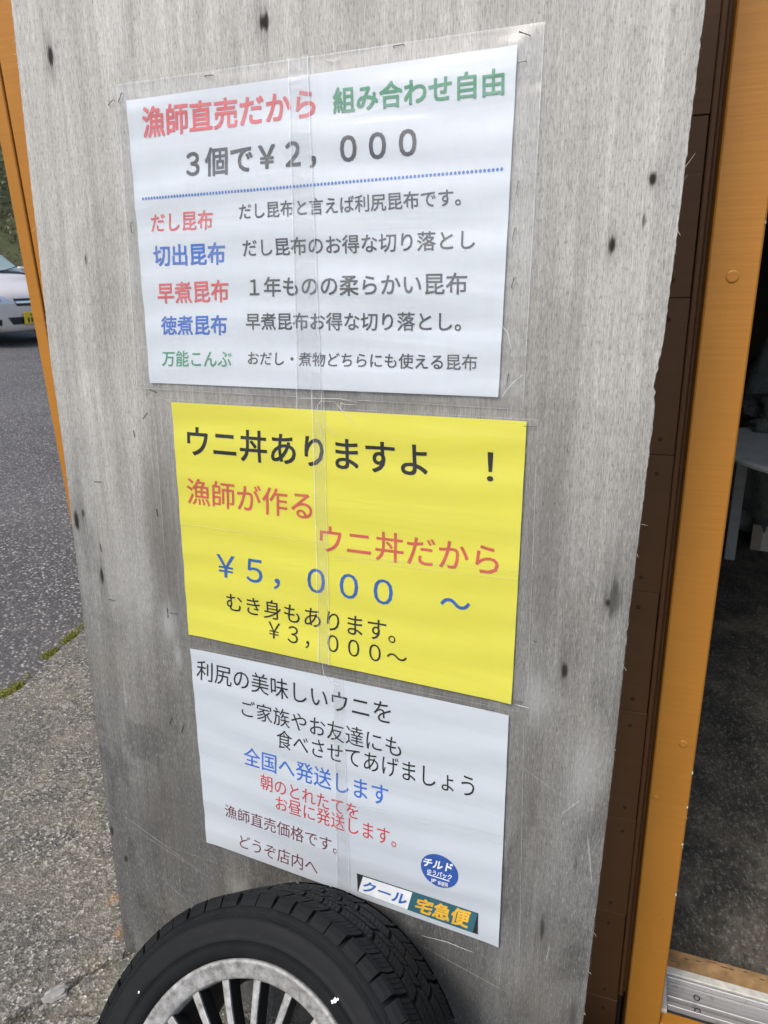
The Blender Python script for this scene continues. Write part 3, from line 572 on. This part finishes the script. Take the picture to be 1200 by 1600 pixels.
# ------------------------------------------------------------- the leaning plywood board
BM = Matrix(((0.999985, -0.000379, 0.005499, 0), (0.0, 0.997628, 0.068839, 0), (-0.005512, -0.068838, 0.997613, 0), (0, 0, 0, 1)))   # x = across, y = into, z = up the board
TH = .0115
brd = empty('plywood_board', 'tall weathered grey plywood board leaning on the shop front and carrying three posters', 'board', mat=BM)
def interp(T, v):
    T = sorted([(b, a) for a, b in T])
    if v <= T[0][0]: return T[0][1]
    for (a, xa), (b, xb) in zip(T, T[1:]):
        if v <= b: return xa + (xb - xa) * (v - a) / (b - a)
    return T[-1][1]
def rough_edge(v, seed):
    p = Vector((v / 9, seed, 0)); return 1.1 * mnoise.noise(p) + .7 * mnoise.noise(p * 4) + .45 * mnoise.noise(p * 11)
HB = 1820
L_ = []; R_ = []
for v in range(0, HB + 1, 5):
    ul = interp(BOARD_L, v) + rough_edge(v, 1); ur = interp(BOARD_R, v) + rough_edge(v, 7)
    if v < 26: ul += (26 - v) * .25
    if 1120 < v < 1200: ur -= 3.4 * math.sin(PI * (v - 1120) / 80) ** 2 * (1 + .9 * mnoise.noise(Vector((v / 4, 0, 0))))
    L_.append((ul / 1000, v / 1000)); R_.append((ur / 1000, v / 1000))
V = []; F = []; mi = []; nb = len(L_)
cols = 12; nx = cols + 1
for (lu, lv), (ru, rv) in zip(L_, R_):
    for i in range(nx): V.append((lu + (ru - lu) * i / cols, 0, lv))
for (lu, lv), (ru, rv) in zip(L_, R_):
    for i in range(nx): V.append((lu + (ru - lu) * i / cols, TH, lv))
off = nb * nx
for j in range(nb - 1):
    for i in range(cols):
        a = j * nx + i; F.append((a, a + 1, a + nx + 1, a + nx)); mi.append(0)
        a += off; F.append((a, a + nx, a + nx + 1, a + 1)); mi.append(0)
    a = j * nx; F.append((a, a + nx, a + nx + off, a + off)); mi.append(1)
    a = j * nx + cols; F.append((a, a + off, a + nx + off, a + nx)); mi.append(1)
for i in range(cols):
    F.append((i, i + off, i + 1 + off, i + 1)); mi.append(1)
    a = (nb - 1) * nx + i; F.append((a, a + 1, a + 1 + off, a + off)); mi.append(1)
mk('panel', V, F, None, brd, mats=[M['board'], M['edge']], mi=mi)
# torn fibres on both edges
b = MB()
for side, T in ((-1, L_), (1, R_)):
    for k in range(110 if side < 0 else 38):
        u, v = random.choice(T); v += random.uniform(-.002, .002)
        if v > 1.75: continue
        ln = random.choice((.002, .003, .004, .005, .006, .011 if random.random() < .25 else .003)); a_ = random.uniform(-.9, .9) + (PI / 2 if random.random() < .5 else -PI / 2) * .5
        y0 = random.uniform(-.0003, TH * .5); p0 = Vector((u - side * .0015, y0, v)); p1 = p0 + Vector((side * ln * .5, random.uniform(-.3, .1) * ln, ln * math.sin(a_) * .6)); p2 = p0 + Vector((side * ln * .9, random.uniform(-.5, .1) * ln, ln * math.sin(a_) * 1.2))
        b.tube([p0, p1, p2], [.00035, .00028, .0001], 3)
tag(b.build('torn_fibres', M['splinter'], brd), kind='stuff')
def staple_mesh(u0, v0, u1, v1, parent, y=-.0006, mat=None):
    p, q = Vector((u0, 0, v0)) / 1000, Vector((u1, 0, v1)) / 1000
    bb = MB(); bb.tube([p + Vector((0, .0015, 0)), p + Vector((0, y - .0004, 0)), q + Vector((0, y - .0004, 0)), q + Vector((0, .0015, 0))], .00042, 5)
    return bb.build('staple', mat or M['steel'], parent)

# ------------------------------------------------------------- posters
def lerp(a, b, t): return a + (b - a) * t
def curl(k, s, t):      # lift of the sheet off the board, s across 0..1, t down 0..1
    w = .00045 * math.sin(t * 41 + 1.7 * math.sin(s * 5 + k)) + .0003 * math.sin(t * 23 + s * 7 + k * 2)
    e = .0020 * max(0, t - .86) / .14 * (1 - abs(s - .5)) + .0016 * (max(0, .04 - s) + max(0, s - .96)) / .04
    return .0016 + w + e
def bil(Q, s, t):
    a = (lerp(Q[0][0], Q[1][0], s), lerp(Q[0][1], Q[1][1], s)); b_ = (lerp(Q[3][0], Q[2][0], s), lerp(Q[3][1], Q[2][1], s))
    return (lerp(a[0], b_[0], t) / 1000, lerp(a[1], b_[1], t) / 1000)
def inv(Q, u, v):
    s = t = .5
    for _ in range(6):
        x, z = bil(Q, s, t); w = (Q[1][0] - Q[0][0]) / 1000; h = (Q[0][1] - Q[3][1]) / 1000
        s += (u - x) / w; t -= (v - z) / h
    return s, t
def patch(name, Q, s0, s1, t0, t1, yf, mat, parent, ns=40, nt=60, jit=0):
    V = []; F = []
    for j in range(nt + 1):
        for i in range(ns + 1):
            s = lerp(s0, s1, i / ns); t = lerp(t0, t1, j / nt); x, z = bil(Q, s, t); V.append((x, -yf(s, t), z))
    for j in range(nt):
        for i in range(ns): a = j * (ns + 1) + i; F.append((a, a + ns + 1, a + ns + 2, a + 1))
    return mk(name, V, F, mat, parent, True)
_ref = {}
def text_mesh(body, bold):
    c = bpy.data.curves.new('text', 'FONT'); c.body = body; c.size = 1; c.resolution_u = 3
    o = bpy.data.objects.new('text', c); COL.objects.link(o)
    dg = bpy.context.evaluated_depsgraph_get(); dg.update()
    me = bpy.data.meshes.new_from_object(o.evaluated_get(dg)); bpy.data.objects.remove(o); bpy.data.curves.remove(c); return me
m_ = text_mesh('師', 0); zz = [v.co.y for v in m_.vertices]; KY0, KY1 = min(zz), max(zz)
def embolden(me, d):
    V = np.array([v.co[:] for v in me.vertices]); F = [tuple(p.vertices) for p in me.polygons]; n_ = len(V); AV = []; AF = []
    for i, (dx, dy) in enumerate(((-1, -1), (1, -1), (1, 1), (-1, 1))): AV.append(V + (dx * d, dy * d, i)); AF += [tuple(a + i * n_ for a in f) for f in F]
    m2 = bpy.data.meshes.new('t'); m2.from_pydata(np.concatenate(AV).tolist(), [], AF); m2.update(); return m2
def place_text(me, quad, lift, slant=0):
    xs_ = [v.co.x for v in me.vertices]; x0, x1 = min(xs_), max(xs_)
    for v in me.vertices:
        s = (v.co.x - x0) / (x1 - x0); t = 1 - (v.co.y - KY0) / (KY1 - KY0)
        x, z = bil(quad, s, t); v.co = Vector((x, -lift(x, z) - round(v.co.z) * .00002, z))
POST = {}
SPEC = {'P1': ('white', 'topmost white poster with a red and green Japanese heading and a dotted blue line', 0),
        'P2': ('yellow', 'bright yellow poster with black, red and blue Japanese lettering and two prices', 1),
        'P3': ('white_shaded', 'lowest white poster with a round blue logo and a teal delivery banner', 2)}
for key, (mt, lab, k) in SPEC.items():
    D = POSTERS[key]; Q = D['quad']
    pm = BM.copy(); base = empty('poster', lab, 'poster', mat=BM, group=None); POST[key] = (base, Q, k)
    sa, _ = inv(Q, D['seam'][0][0] / 1000, D['seam'][0][1] / 1000); sb, _ = inv(Q, D['seam'][1][0] / 1000, D['seam'][1][1] / 1000)
    sm = (sa + sb) / 2
    f0 = lambda s, t, k=k: curl(k, s, t)
    patch('left_sheet', Q, 0, sm + .012, 0, 1, f0, M[mt], base)
    patch('right_sheet', Q, sm, 1, 0.0, 1.0, lambda s, t, k=k: curl(k, s, t) + .00032, M[mt], base)
    def lift(u, v, Q=Q, k=k, sm=sm):
        s, t = inv(Q, u, v); return curl(k, s, t) + (.00032 if s > sm - .001 else 0) + .00050
    lift_of = lift
    n_tx = 0
    for (pk, body, col, bold, quad) in TEXTS:
        if pk != key: continue
        me = text_mesh(body, 0); me = embolden(me, bold) if bold > 0 else me; logo = col in ('white', 'azure', 'gold')
        place_text(me, quad, (lambda u, v: lift(u, v) + (.00035 if logo else 0)))
        me.name = 'printed_line'; me.materials.clear(); me.materials.append(INK[col]); o = bpy.data.objects.new('printed_line', me); COL.objects.link(o); o.parent = base
        o['label'] = {'red': 'salmon red', 'green': 'green', 'dark': 'dark grey', 'blue': 'blue', 'black': 'black', 'rose': 'rose red', 'blue2': 'blue', 'red2': 'red', 'maroon': 'thin maroon', 'white': 'white', 'azure': 'slanted blue', 'gold': 'golden yellow'}[col] + ' line of lettering'
    if key == 'P1':
        b = MB(); (u0, v0), (u1, v1) = DOTS
        nd = 104
        for i in range(nd):
            u = lerp(u0, u1, i / (nd - 1)) / 1000; v = lerp(v0, v1, i / (nd - 1)) / 1000; y = -lift(u, v); r = .00175
            b.add([(u + r * math.cos(a * PI / 5), y, v + r * 1.1 * math.sin(a * PI / 5)) for a in range(10)], [tuple(range(9, -1, -1))])
        b.build('dotted_rule', INK['dots'], base)['label'] = 'dotted blue rule'
    def flat(name, Qd, ink, extra, par=base):
        b = MB(); V = []; F = []
        for j in range(5):
            for i in range(17):
                u, v = bil(Qd, i / 16, j / 4); V.append((u, -lift(u, v) - extra, v))
        for j in range(4):
            for i in range(16): a = j * 17 + i; F.append((a, a + 17, a + 18, a + 1))
        return mk(name, V, F, INK[ink], par)
    if key == 'P3':
        b = MB(); cu, cv = LOGO_C; V = [(cu / 1000, -lift(cu / 1000, cv / 1000) - .00015, cv / 1000)]; F = []
        for i in range(48):
            a = 2 * PI * i / 48; u = (cu + 29.3 * math.cos(a)) / 1000; v = (cv + 28.3 * math.sin(a)) / 1000; V.append((u, -lift(u, v) - .00015, v)); F.append((0, 1 + (i + 1) % 48, 1 + i))
        lg = mk('round_logo', V, F, INK['navy'], base); lg['label'] = 'round blue logo'
        flat('underline', LOGO_LINE, 'white', .00034, lg)
        bn = flat('banner', BAN_BLACK, 'jet', .0001); bn['label'] = 'slanted delivery banner'
        flat('teal_field', BAN_TEAL, 'teal', .0002, bn); flat('white_field', BAN_WHITE, 'white', .0003, bn)
    # covering film, its bright rim, tape over the seam
    FQ = D['film']
    def fy(s, t, k=k, Q=Q, FQ=FQ, lift=lift):
        u, v = bil(FQ, s, t); ss, tt = inv(Q, u, v); o_ = max(-ss, ss - 1, -tt, tt - 1, 0)
        a_ = lift(*bil(Q, min(1, max(0, ss)), min(1, max(0, tt)))) + .0010
        return lerp(a_, .0016, min(1, o_ / .04)) + (.0003 * math.sin(t * 33 + 2 * math.sin(s * 9 + k)) if o_ > 0 else 0)
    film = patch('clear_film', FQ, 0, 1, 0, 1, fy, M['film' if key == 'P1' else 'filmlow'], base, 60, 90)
    b = MB(); Vf = []; Ff = []
    rim = [(i / 40, 0) for i in range(41)] + [(1, i / 40) for i in range(1, 41)] + [(1 - i / 40, 1) for i in range(1, 41)] + [(0, 1 - i / 40) for i in range(1, 40)]
    for (s, t) in rim:
        for ins in (0, .0014):
            s2 = min(1 - ins, max(ins, s)); t2 = min(1 - ins, max(ins, t)); x, z = bil(FQ, s2, t2); Vf.append((x, -fy(s2, t2) - .00012, z))
    m2 = len(rim)
    for i in range(m2):
        j = (i + 1) % m2
        if key == 'P3' and i >= 120: continue
        Ff.append((2 * i, 2 * i + 1, 2 * j + 1, 2 * j))
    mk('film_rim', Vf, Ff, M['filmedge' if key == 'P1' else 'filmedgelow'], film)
    TQ = D['tape']
    def ty(s, t, TQ=TQ, lift=lift):
        u, v = bil(TQ, s, t); ss, tt = inv(Q, u, v)
        return (lift(u, v) + .0018 if (0 <= tt <= 1) else .0030) + .00012 * math.sin(t * 90 + s * 9)
    tp = patch('tape_strip', TQ, 0, 1, 0, 1, ty, M['tape'], base, 6, 120)
    Vf = []; Ff = []
    for e, (sA, sB) in enumerate(((0, .05), (.95, 1))):
        for j in range(121):
            for s in (sA, sB): x, z = bil(TQ, s, j / 120); Vf.append((x, -ty(s, j / 120) - .00012, z))
        o_ = e * 242
        for j in range(120): Ff.append((o_ + 2 * j, o_ + 2 * j + 2, o_ + 2 * j + 3, o_ + 2 * j + 1))
    mk('tape_edge', Vf, Ff, M['filmedge'], tp)
# seams where two pieces of film overlap
for key, (a, c_) in FILM_SEAMS:
    base, Q, k = POST[key]; n_ = 40; V = []; F = []
    for i in range(n_ + 1):
        u, v = lerp(a[0], c_[0], i / n_) / 1000, lerp(a[1], c_[1], i / n_) / 1000; s, t = inv(Q, u, v); y = -(curl(k, s, t) + .00032 + .0019)
        V += [(u, y, v - .0004), (u, y, v + .0004 + .0002 * math.sin(i))]
    F = [(2 * i, 2 * i + 2, 2 * i + 3, 2 * i + 1) for i in range(n_)]
    mk('film_seam', V, F, M['filmedgelow'], base)
# creases
def owner(u, v):
    return 'P1' if v > 1115 else ('P2' if v > 722 else 'P3')
for w_ in WRINKLES:
    base, Q, k = POST[owner(*w_[len(w_) // 2])]
    b = MB(); P_ = [Vector((u / 1000, -.0048, v / 1000)) for u, v in w_]; pts = []
    for a, c_ in zip(P_, P_[1:]):
        for i in range(6): pts.append(a.lerp(c_, i / 6) + Vector((random.uniform(-1, 1) * .0003, 0, random.uniform(-1, 1) * .0003)))
    pts.append(P_[-1]); nn = len(pts)
    b.tube(pts, [.00012 + .00024 * math.sin(PI * i / (nn - 1)) * (.5 + .5 * random.random()) for i in range(nn)], 4); b.build('film_crease', M['wrinkle'], base)
for i, ((u0, v0), (u1, v1)) in enumerate(STAPLES):
    if i < 14: staple_mesh(u0, v0, u1, v1, POST[owner(u0, v0)][0], -.0030)
    else: staple_mesh(u0, v0, u1, v1, brd)

# ------------------------------------------------------------- the tyre leaning on the board
TY, TP_ = -.0483, .6797; TR, TW = .2632, .178
nrm = Vector((math.sin(TY) * math.cos(TP_), -math.cos(TY) * math.cos(TP_), math.sin(TP_)))
ex = Vector((math.cos(TY), math.sin(TY), 0)); ez = ex.cross(-nrm) * 1.0
cen = Vector((.5101, -.2929, .2605)); basep = cen - nrm * (TW * .5) - ez * TR
TMX = Matrix((( ex.x, -nrm.x, ez.x, basep.x), (ex.y, -nrm.y, ez.y, basep.y), (ex.z, -nrm.z, ez.z, basep.z), (0, 0, 0, 1)))
whl = empty('spare_wheel', 'black winter tyre on a dirty multi spoke alloy rim leaning against the board', 'wheel', mat=TMX)
oz = Matrix.Translation((0, -TW * .5, TR))
def wpart(mb, name, mat, parent=None, smooth=False):
    V = [(x, y - TW * .5, z + TR) for x, y, z in mb.V]; return mk(name, V, mb.F, mat, parent or whl, smooth)
half = [(.1835, .010), (.186, -.001), (.192, -.0062), (.1990, -.0085), (.2068, -.0101), (.2070, -.0108), (.2078, -.0108), (.2080, -.0103), (.215, -.0108), (.222, -.0108), (.229, -.0100), (.2358, -.0080), (.2360, -.0087), (.2370, -.0084), (.2372, -.0074), (.241, -.0052), (.245, -.0020), (.2500, .0060), (.2530, .0140), (.2548, .0260), (.2560, .0450)]
full = half + [(.2566, TW / 2)] + [(r, TW - y) for r, y in reversed(half)]
tyre = wpart(MB().lathe(full, 144), 'tyre', M['rubber'], None, True)
tyre_o = tyre
# tread blocks: five rows, zig-zag edges, siped
def surf_r(y): return .2632 - .0028 * ((y - TW / 2) / (TW / 2)) ** 2 * 1.0
tr = MB(); NB = 56; pitch = 2 * PI / NB
def tblock(a0, a1, y0, y1, sk0, sk1, depth=.0055, shoulder=0):
    # corners in (angle, y); sk shifts the angle with y
    def pt(a, y, r): return (r * math.sin(a), y, r * math.cos(a))
    ysl = [y0, (y0 + y1) / 2, y1]; top = []; bot = []
    for q, y in enumerate(ysl):
        sk = lerp(sk0, sk1, q / 2); zig = .006 if q == 1 else 0
        for a in (a0, a1):
            r = surf_r(y) - (.0010 if shoulder and q == (0 if shoulder < 0 else 2) else 0)
            top.append(pt(a + sk + zig, y, r)); bot.append(pt(a + sk + zig, y, r - depth))
    b0 = len(tr.V); V = top + bot; F = [(0, 1, 3, 2), (2, 3, 5, 4), (6, 8, 9, 7), (8, 10, 11, 9), (0, 6, 7, 1), (4, 5, 11, 10), (0, 2, 8, 6), (2, 4, 10, 8), (1, 7, 9, 3), (3, 9, 11, 5)]
    tr.add(V, F)
for k in range(NB):
    a = k * pitch; jit = .05 * math.sin(k * 2.4) * pitch
    for (y0, y1, s0, s1, o, shd) in ((.016, .047, -.012, .014, 0, -1), (.0535, .077, .014, -.016, .35, 0), (.0825, .0955, -.012, .012, .1, 0), (.101, .1245, .016, -.014, .6, 0), (.131, .162, -.014, .012, .25, 1)):
        st = a + o * pitch + jit; g = .12 * pitch; w = pitch - g
        for q in range(4):
            q0 = st + w * q / 4 + (.012 * pitch if q else 0); q1 = st + w * (q + 1) / 4 - (.012 * pitch if q < 3 else 0); tblock(q0, q1, y0, y1, s0, s1, shoulder=shd)
    for sd in (0, 1):   # shoulder lugs running down on to the sidewall
        st = a + (.0 if sd == 0 else .25) * pitch + jit; w = pitch * .86
        prof = [(.2625, .0158), (.2600, .0095), (.2535, .0035), (.2470, -.0005), (.2455, .0020), (.2500, .012), (.2530, .0158)]
        V = []
        for aa in (st - .012, st + w - .012):
            for r, y in prof: yy = y if sd == 0 else TW - y; V.append((r * math.sin(aa), yy, r * math.cos(aa)))
        m3 = len(prof); F = [(i, i + 1, m3 + i + 1, m3 + i) for i in range(m3 - 1)] + [tuple(range(m3 - 1, -1, -1)), tuple(range(m3, 2 * m3))]
        tr.add(V, F)
        aa = st + w * .5; V = []                   # small raised bar under each lug
        for da, r in ((-.016, .2425), (.016, .2425), (.016, .2405), (-.016, .2405)):
            for yy in (-.0052, .0010): y_ = yy if sd == 0 else TW - yy; V.append((r * math.sin(aa + da), y_, r * math.cos(aa + da)))
        tr.add(V, [(0, 2, 4, 6), (0, 1, 3, 2), (2, 3, 5, 4), (4, 5, 7, 6), (6, 7, 1, 0)])
wpart(tr, 'tread', M['rubber'], tyre)
rim_l = wpart(MB().lathe([(.1840, .006), (.1848, -.0005), (.1835, -.0030), (.1800, -.0034), (.1780, -.0020), (.1700, .0020), (.1625, .0035), (.1600, .0065), (.1592, .020), (.1560, .040), (.150, .06), (.150, .12), (.160, .16), (.172, .175)], 144), 'rim', M['alloy'], None, True)
wpart(MB().lathe([(.1588, .022), (.1552, .042), (.1492, .06), (.1492, .12), (.159, .16)], 96), 'rim_barrel', M['spokeside'], rim_l, True)
for k in range(20):
    a = math.radians(7 + 18 * k); sp = MB(); ca, sa = math.cos(a), math.sin(a)
    def P(r, s_, y): return (r * sa + s_ * ca, y, r * ca - s_ * sa)
    prof = [(.161, .0052, .0075), (.13, .0046, .0090), (.09, .0042, .0135), (.05, .0046, .0185)]
    for layer, (dy0, dy1, wk) in enumerate(((0, .0028, 1), )):
        V = []
        for r, hw, y in prof:
            V += [P(r, -hw, y + .0008), P(r, -hw * .6, y), P(r, hw * .6, y), P(r, hw, y + .0008), P(r, hw, y + .004), P(r, -hw, y + .004)]
        F = [(6 * i + j, 6 * i + (j + 1) % 6, 6 * (i + 1) + (j + 1) % 6, 6 * (i + 1) + j) for i in range(3) for j in range(6)]
        sp.add(V, F)
    so = wpart(sp, 'spoke', M['alloy'], rim_l)
    V = []
    for r, hw, y in prof: V += [P(r, -hw, y + .0041), P(r, hw, y + .0041), P(r, hw * .7, y + .030), P(r, -hw * .7, y + .030)]
    F = [(4 * i + j, 4 * i + (j + 1) % 4, 4 * (i + 1) + (j + 1) % 4, 4 * (i + 1) + j) for i in range(3) for j in range(4)]
    bb = MB(); bb.add(V, F); wpart(bb, 'spoke_web', M['spokeside'], rim_l)
wpart(MB().lathe([(.0001, .012), (.022, .012), (.028, .016), (.050, .018), (.056, .022), (.056, .055), (.035, .06), (.035, .07), (.0001, .07)], 48), 'hub', M['alloy'], rim_l, True)
for (x, z, r, sd) in ((.0918, .1821, .0042, 1), (.0888, .1795, .0030, 3), (.0952, .1848, .0022, 4), (-.1931, .0865, .0022, 2)):
    V = [(x, 0, z)]; 
    for i in range(10):
        a = 2 * PI * i / 10; rr = r * (.75 + .4 * mnoise.noise(Vector((i * .9, sd, 0)))); V.append((x + rr * math.cos(a) * .8, 0, z + rr * math.sin(a)))
    rr0 = math.hypot(x, z); yy = interp([(y, r_0) for r_0, y in half if r_0 > .2], rr0) - .0009
    bb = MB(); bb.add([(a_, yy, c_) for a_, _, c_ in V], [(0, 1 + (i + 1) % 10, 1 + i) for i in range(10)]); wpart(bb, 'paint_spot', INK['white'], tyre_o)

# ------------------------------------------------------------- the parked car
CAR = empty('parked_car', 'pearl silver small car with a yellow plate parked across the road', 'car')
fwd = Vector((1, -.045, -.071)).normalized(); up = Vector((.071, 0, 1)); left_ = up.cross(fwd).normalized(); up = fwd.cross(left_).normalized()
# local axes: x = car's left... , y = back, z = up
xa = (-fwd).cross(up) * -1; xa = up.cross(fwd).normalized() * 1
front = Vector((-8.03, 6.86, 0)); front.z = asph_z(front.x, 0)
org = front - fwd * 1.70
xl = (-fwd).cross(up).normalized()
CAR.matrix_world = Matrix(((xl.x, -fwd.x, up.x, org.x), (xl.y, -fwd.y, up.y, org.y), (xl.z, -fwd.z, up.z, org.z), (0, 0, 0, 1)))
ST = [  # y, top z, bottom z, half width low, half width belt, half width top, belt z
    (-1.70, .62, .30, .50, .52, .44, .55), (-1.665, .72, .22, .60, .625, .52, .60), (-1.58, .80, .20, .67, .69, .58, .66), (-1.40, .865, .19, .715, .725, .62, .72),
    (-1.15, .925, .19, .73, .737, .63, .78), (-.92, .975, .19, .735, .737, .64, .84), (-.62, 1.165, .19, .737, .737, .60, .88), (-.30, 1.375, .19, .737, .737, .575, .90), (-.05, 1.465, .19, .737, .737, .565, .91),
    (.40, 1.50, .19, .737, .737, .565, .92), (1.0, 1.485, .19, .737, .737, .56, .92), (1.40, 1.42, .20, .73, .735, .54, .92), (1.60, 1.22, .22, .70, .72, .53, .90), (1.69, .95, .28, .64, .66, .50, .80)]
V = []; F = []
for (y, zt, zb, wl, wb, wt, zbel) in ST:
    ring = [(0, zb), (wl * .8, zb), (wl, zb + .08), (wb, (zb + zbel) / 2), (wb * .995, zbel), (lerp(wb, wt, .5), lerp(zbel, zt, .55)), (wt, zt - .035), (wt * .75, zt - .008), (0, zt)]
    full_r = ring + [(-x, z) for x, z in reversed(ring[1:-1])]
    V += [(x, y, z) for x, z in full_r]
m4 = 16
for i in range(len(ST) - 1):
    for j in range(m4): F.append((i * m4 + j, i * m4 + (j + 1) % m4, (i + 1) * m4 + (j + 1) % m4, (i + 1) * m4 + j))
F.append(tuple(range(m4 - 1, -1, -1))); F.append(tuple((len(ST) - 1) * m4 + j for j in range(m4)))
body = mk('car_body', V, F, M['paint_car'], CAR, True)
sb = body.modifiers.new('s', 'SUBSURF'); sb.levels = 2; sb.render_levels = 2
# surface lookups on the subdivided body
from mathutils.bvhtree import BVHTree
dg = bpy.context.evaluated_depsgraph_get(); dg.update(); em = body.evaluated_get(dg).to_mesh()
bvh = BVHTree.FromPolygons([v.co.copy() for v in em.vertices], [tuple(p.vertices) for p in em.polygons])
def cpatch(name, mat, uvpts, proj, gap=.006, parent=CAR, n=14):
    """four corners given in a projection plane ('F' front x,z  'T' top x,y  'S' side y,z), laid on the body"""
    V = []; F = []
    for j in range(n + 1):
        for i in range(n + 1):
            s, t = i / n, j / n; a = [lerp(lerp(uvpts[0][q], uvpts[1][q], s), lerp(uvpts[3][q], uvpts[2][q], s), t) for q in (0, 1)]
            if proj == 'F': o_, d_ = Vector((a[0], -3, a[1])), Vector((0, 1, 0))
            elif proj == 'T': o_, d_ = Vector((a[0], a[1], 3)), Vector((0, 0, -1))
            elif proj == 'L': o_, d_ = Vector((-3, a[0], a[1])), Vector((1, 0, 0))
            else: o_, d_ = Vector((3, a[0], a[1])), Vector((-1, 0, 0))
            h = bvh.ray_cast(o_, d_); p = (h[0] if h[0] else o_ + d_ * 1.4); nn = h[1] if h[0] else -d_
            if nn.dot(d_) > 0: nn = -nn
            V.append(p + nn * gap)
    for j in range(n):
        for i in range(n): a = j * (n + 1) + i; F.append((a, a + 1, a + n + 2, a + n + 1))
    return mk(name, V, F, mat, parent, True)
cpatch('windscreen', M['carglass'], [(-.60, -.86), (.60, -.86), (.50, -.20), (-.50, -.20)], 'T')
cpatch('cowl_strip', M['carblack'], [(-.62, -.935), (.62, -.935), (.60, -.875), (-.60, -.875)], 'T', .007)
w_ = MB()
for x0 in (-.45, .05): w_.tube([(x0, -.90, 1.005), (x0 + .25, -.86, 1.03), (x0 + .48, -.80, 1.075)], .007, 5)
w_.build('wipers', M['carblack'], CAR)
for sx in (-1, 1):
    side = 'L' if sx < 0 else 'R'
    cpatch('side_window', M['carglass'], [(-.55, .96), (.25, .96), (.25, 1.33), (-.22, 1.33)], side); cpatch('side_window', M['carglass'], [(.33, .96), (1.15, .96), (1.05, 1.33), (.33, 1.33)], side)
    hl = cpatch('headlight', M['lamp'], [(sx * .67, .615), (sx * .25, .60), (sx * .40, .70), (sx * .655, .82)], 'F', .008)
    cpatch('lamp_reflector', M['chrome'], [(sx * .60, .65), (sx * .45, .64), (sx * .46, .68), (sx * .59, .74)], 'F', .012, hl, 5)
    cpatch('fog_recess', M['carblack'], [(sx * .60, .33), (sx * .50, .32), (sx * .49, .40), (sx * .58, .41)], 'F', .006)
    mr = MB().box(sx * .74 - .02, sx * .90, -.62, -.54, .95, 1.07, .02).build('wing_mirror', M['paint_car'], CAR) if sx > 0 else MB().box(-.90, -.72, -.62, -.54, .95, 1.07, .02).build('wing_mirror', M['paint_car'], CAR)
    for yy in (-1.10, 1.12):
        arch = MB().lathe([(.0001, 0), (.305, 0), (.305, .01), (.0001, .01)], 32); ao = MB()
        ao.add([(h + (sx * .729), y_, z_) for (y_, h, z_) in arch.V], arch.F); oo = ao.build('wheel_arch', M['carblack'], CAR); oo.location = (0, yy, .27)
        wh = MB(); L0 = MB().lathe([(.17, -.075), (.23, -.08), (.262, -.06), (.268, 0), (.262, .06), (.23, .08), (.17, .075)], 36, closed=True)
        wh.add([(h * sx + sx * .675, y_, z_) for (y_, h, z_) in L0.V], L0.F); tw = wh.build('wheel', M['rubber'], CAR, True); tw.location = (0, yy, .268)
        L1 = MB().lathe([(.0001, .055), (.05, .06), (.06, .045), (.15, .06), (.172, .074), (.172, -.07)], 30); r1 = MB(); r1.add([(h * sx + sx * .675, y_, z_) for (y_, h, z_) in L1.V], L1.F); r1.build('wheel_rim', M['chrome'], tw, True)
cpatch('grille', M['carblack'], [(-.235, .575), (.235, .575), (.27, .675), (-.27, .675)], 'F', .006)
cpatch('grille_bar', M['chrome'], [(-.24, .612), (.24, .612), (.255, .640), (-.255, .640)], 'F', .012)
cpatch('lower_intake', M['carblack'], [(-.33, .325), (.33, .325), (.40, .425), (-.40, .425)], 'F', .006)
pl = MB().box(-.165, .165, -1.732, -1.722, .325, .49, .003).build('number_plate', M['plate'], CAR)
q = MB()
for x0 in (-.115, -.06, .015, .07): q.box(x0, x0 + .03, -1.7335, -1.7325, .345, .415)
for x0 in (-.06, -.02, .02): q.box(x0, x0 + .024, -1.7335, -1.7325, .44, .466)
q.build('plate_digits', M['platetxt'], pl)
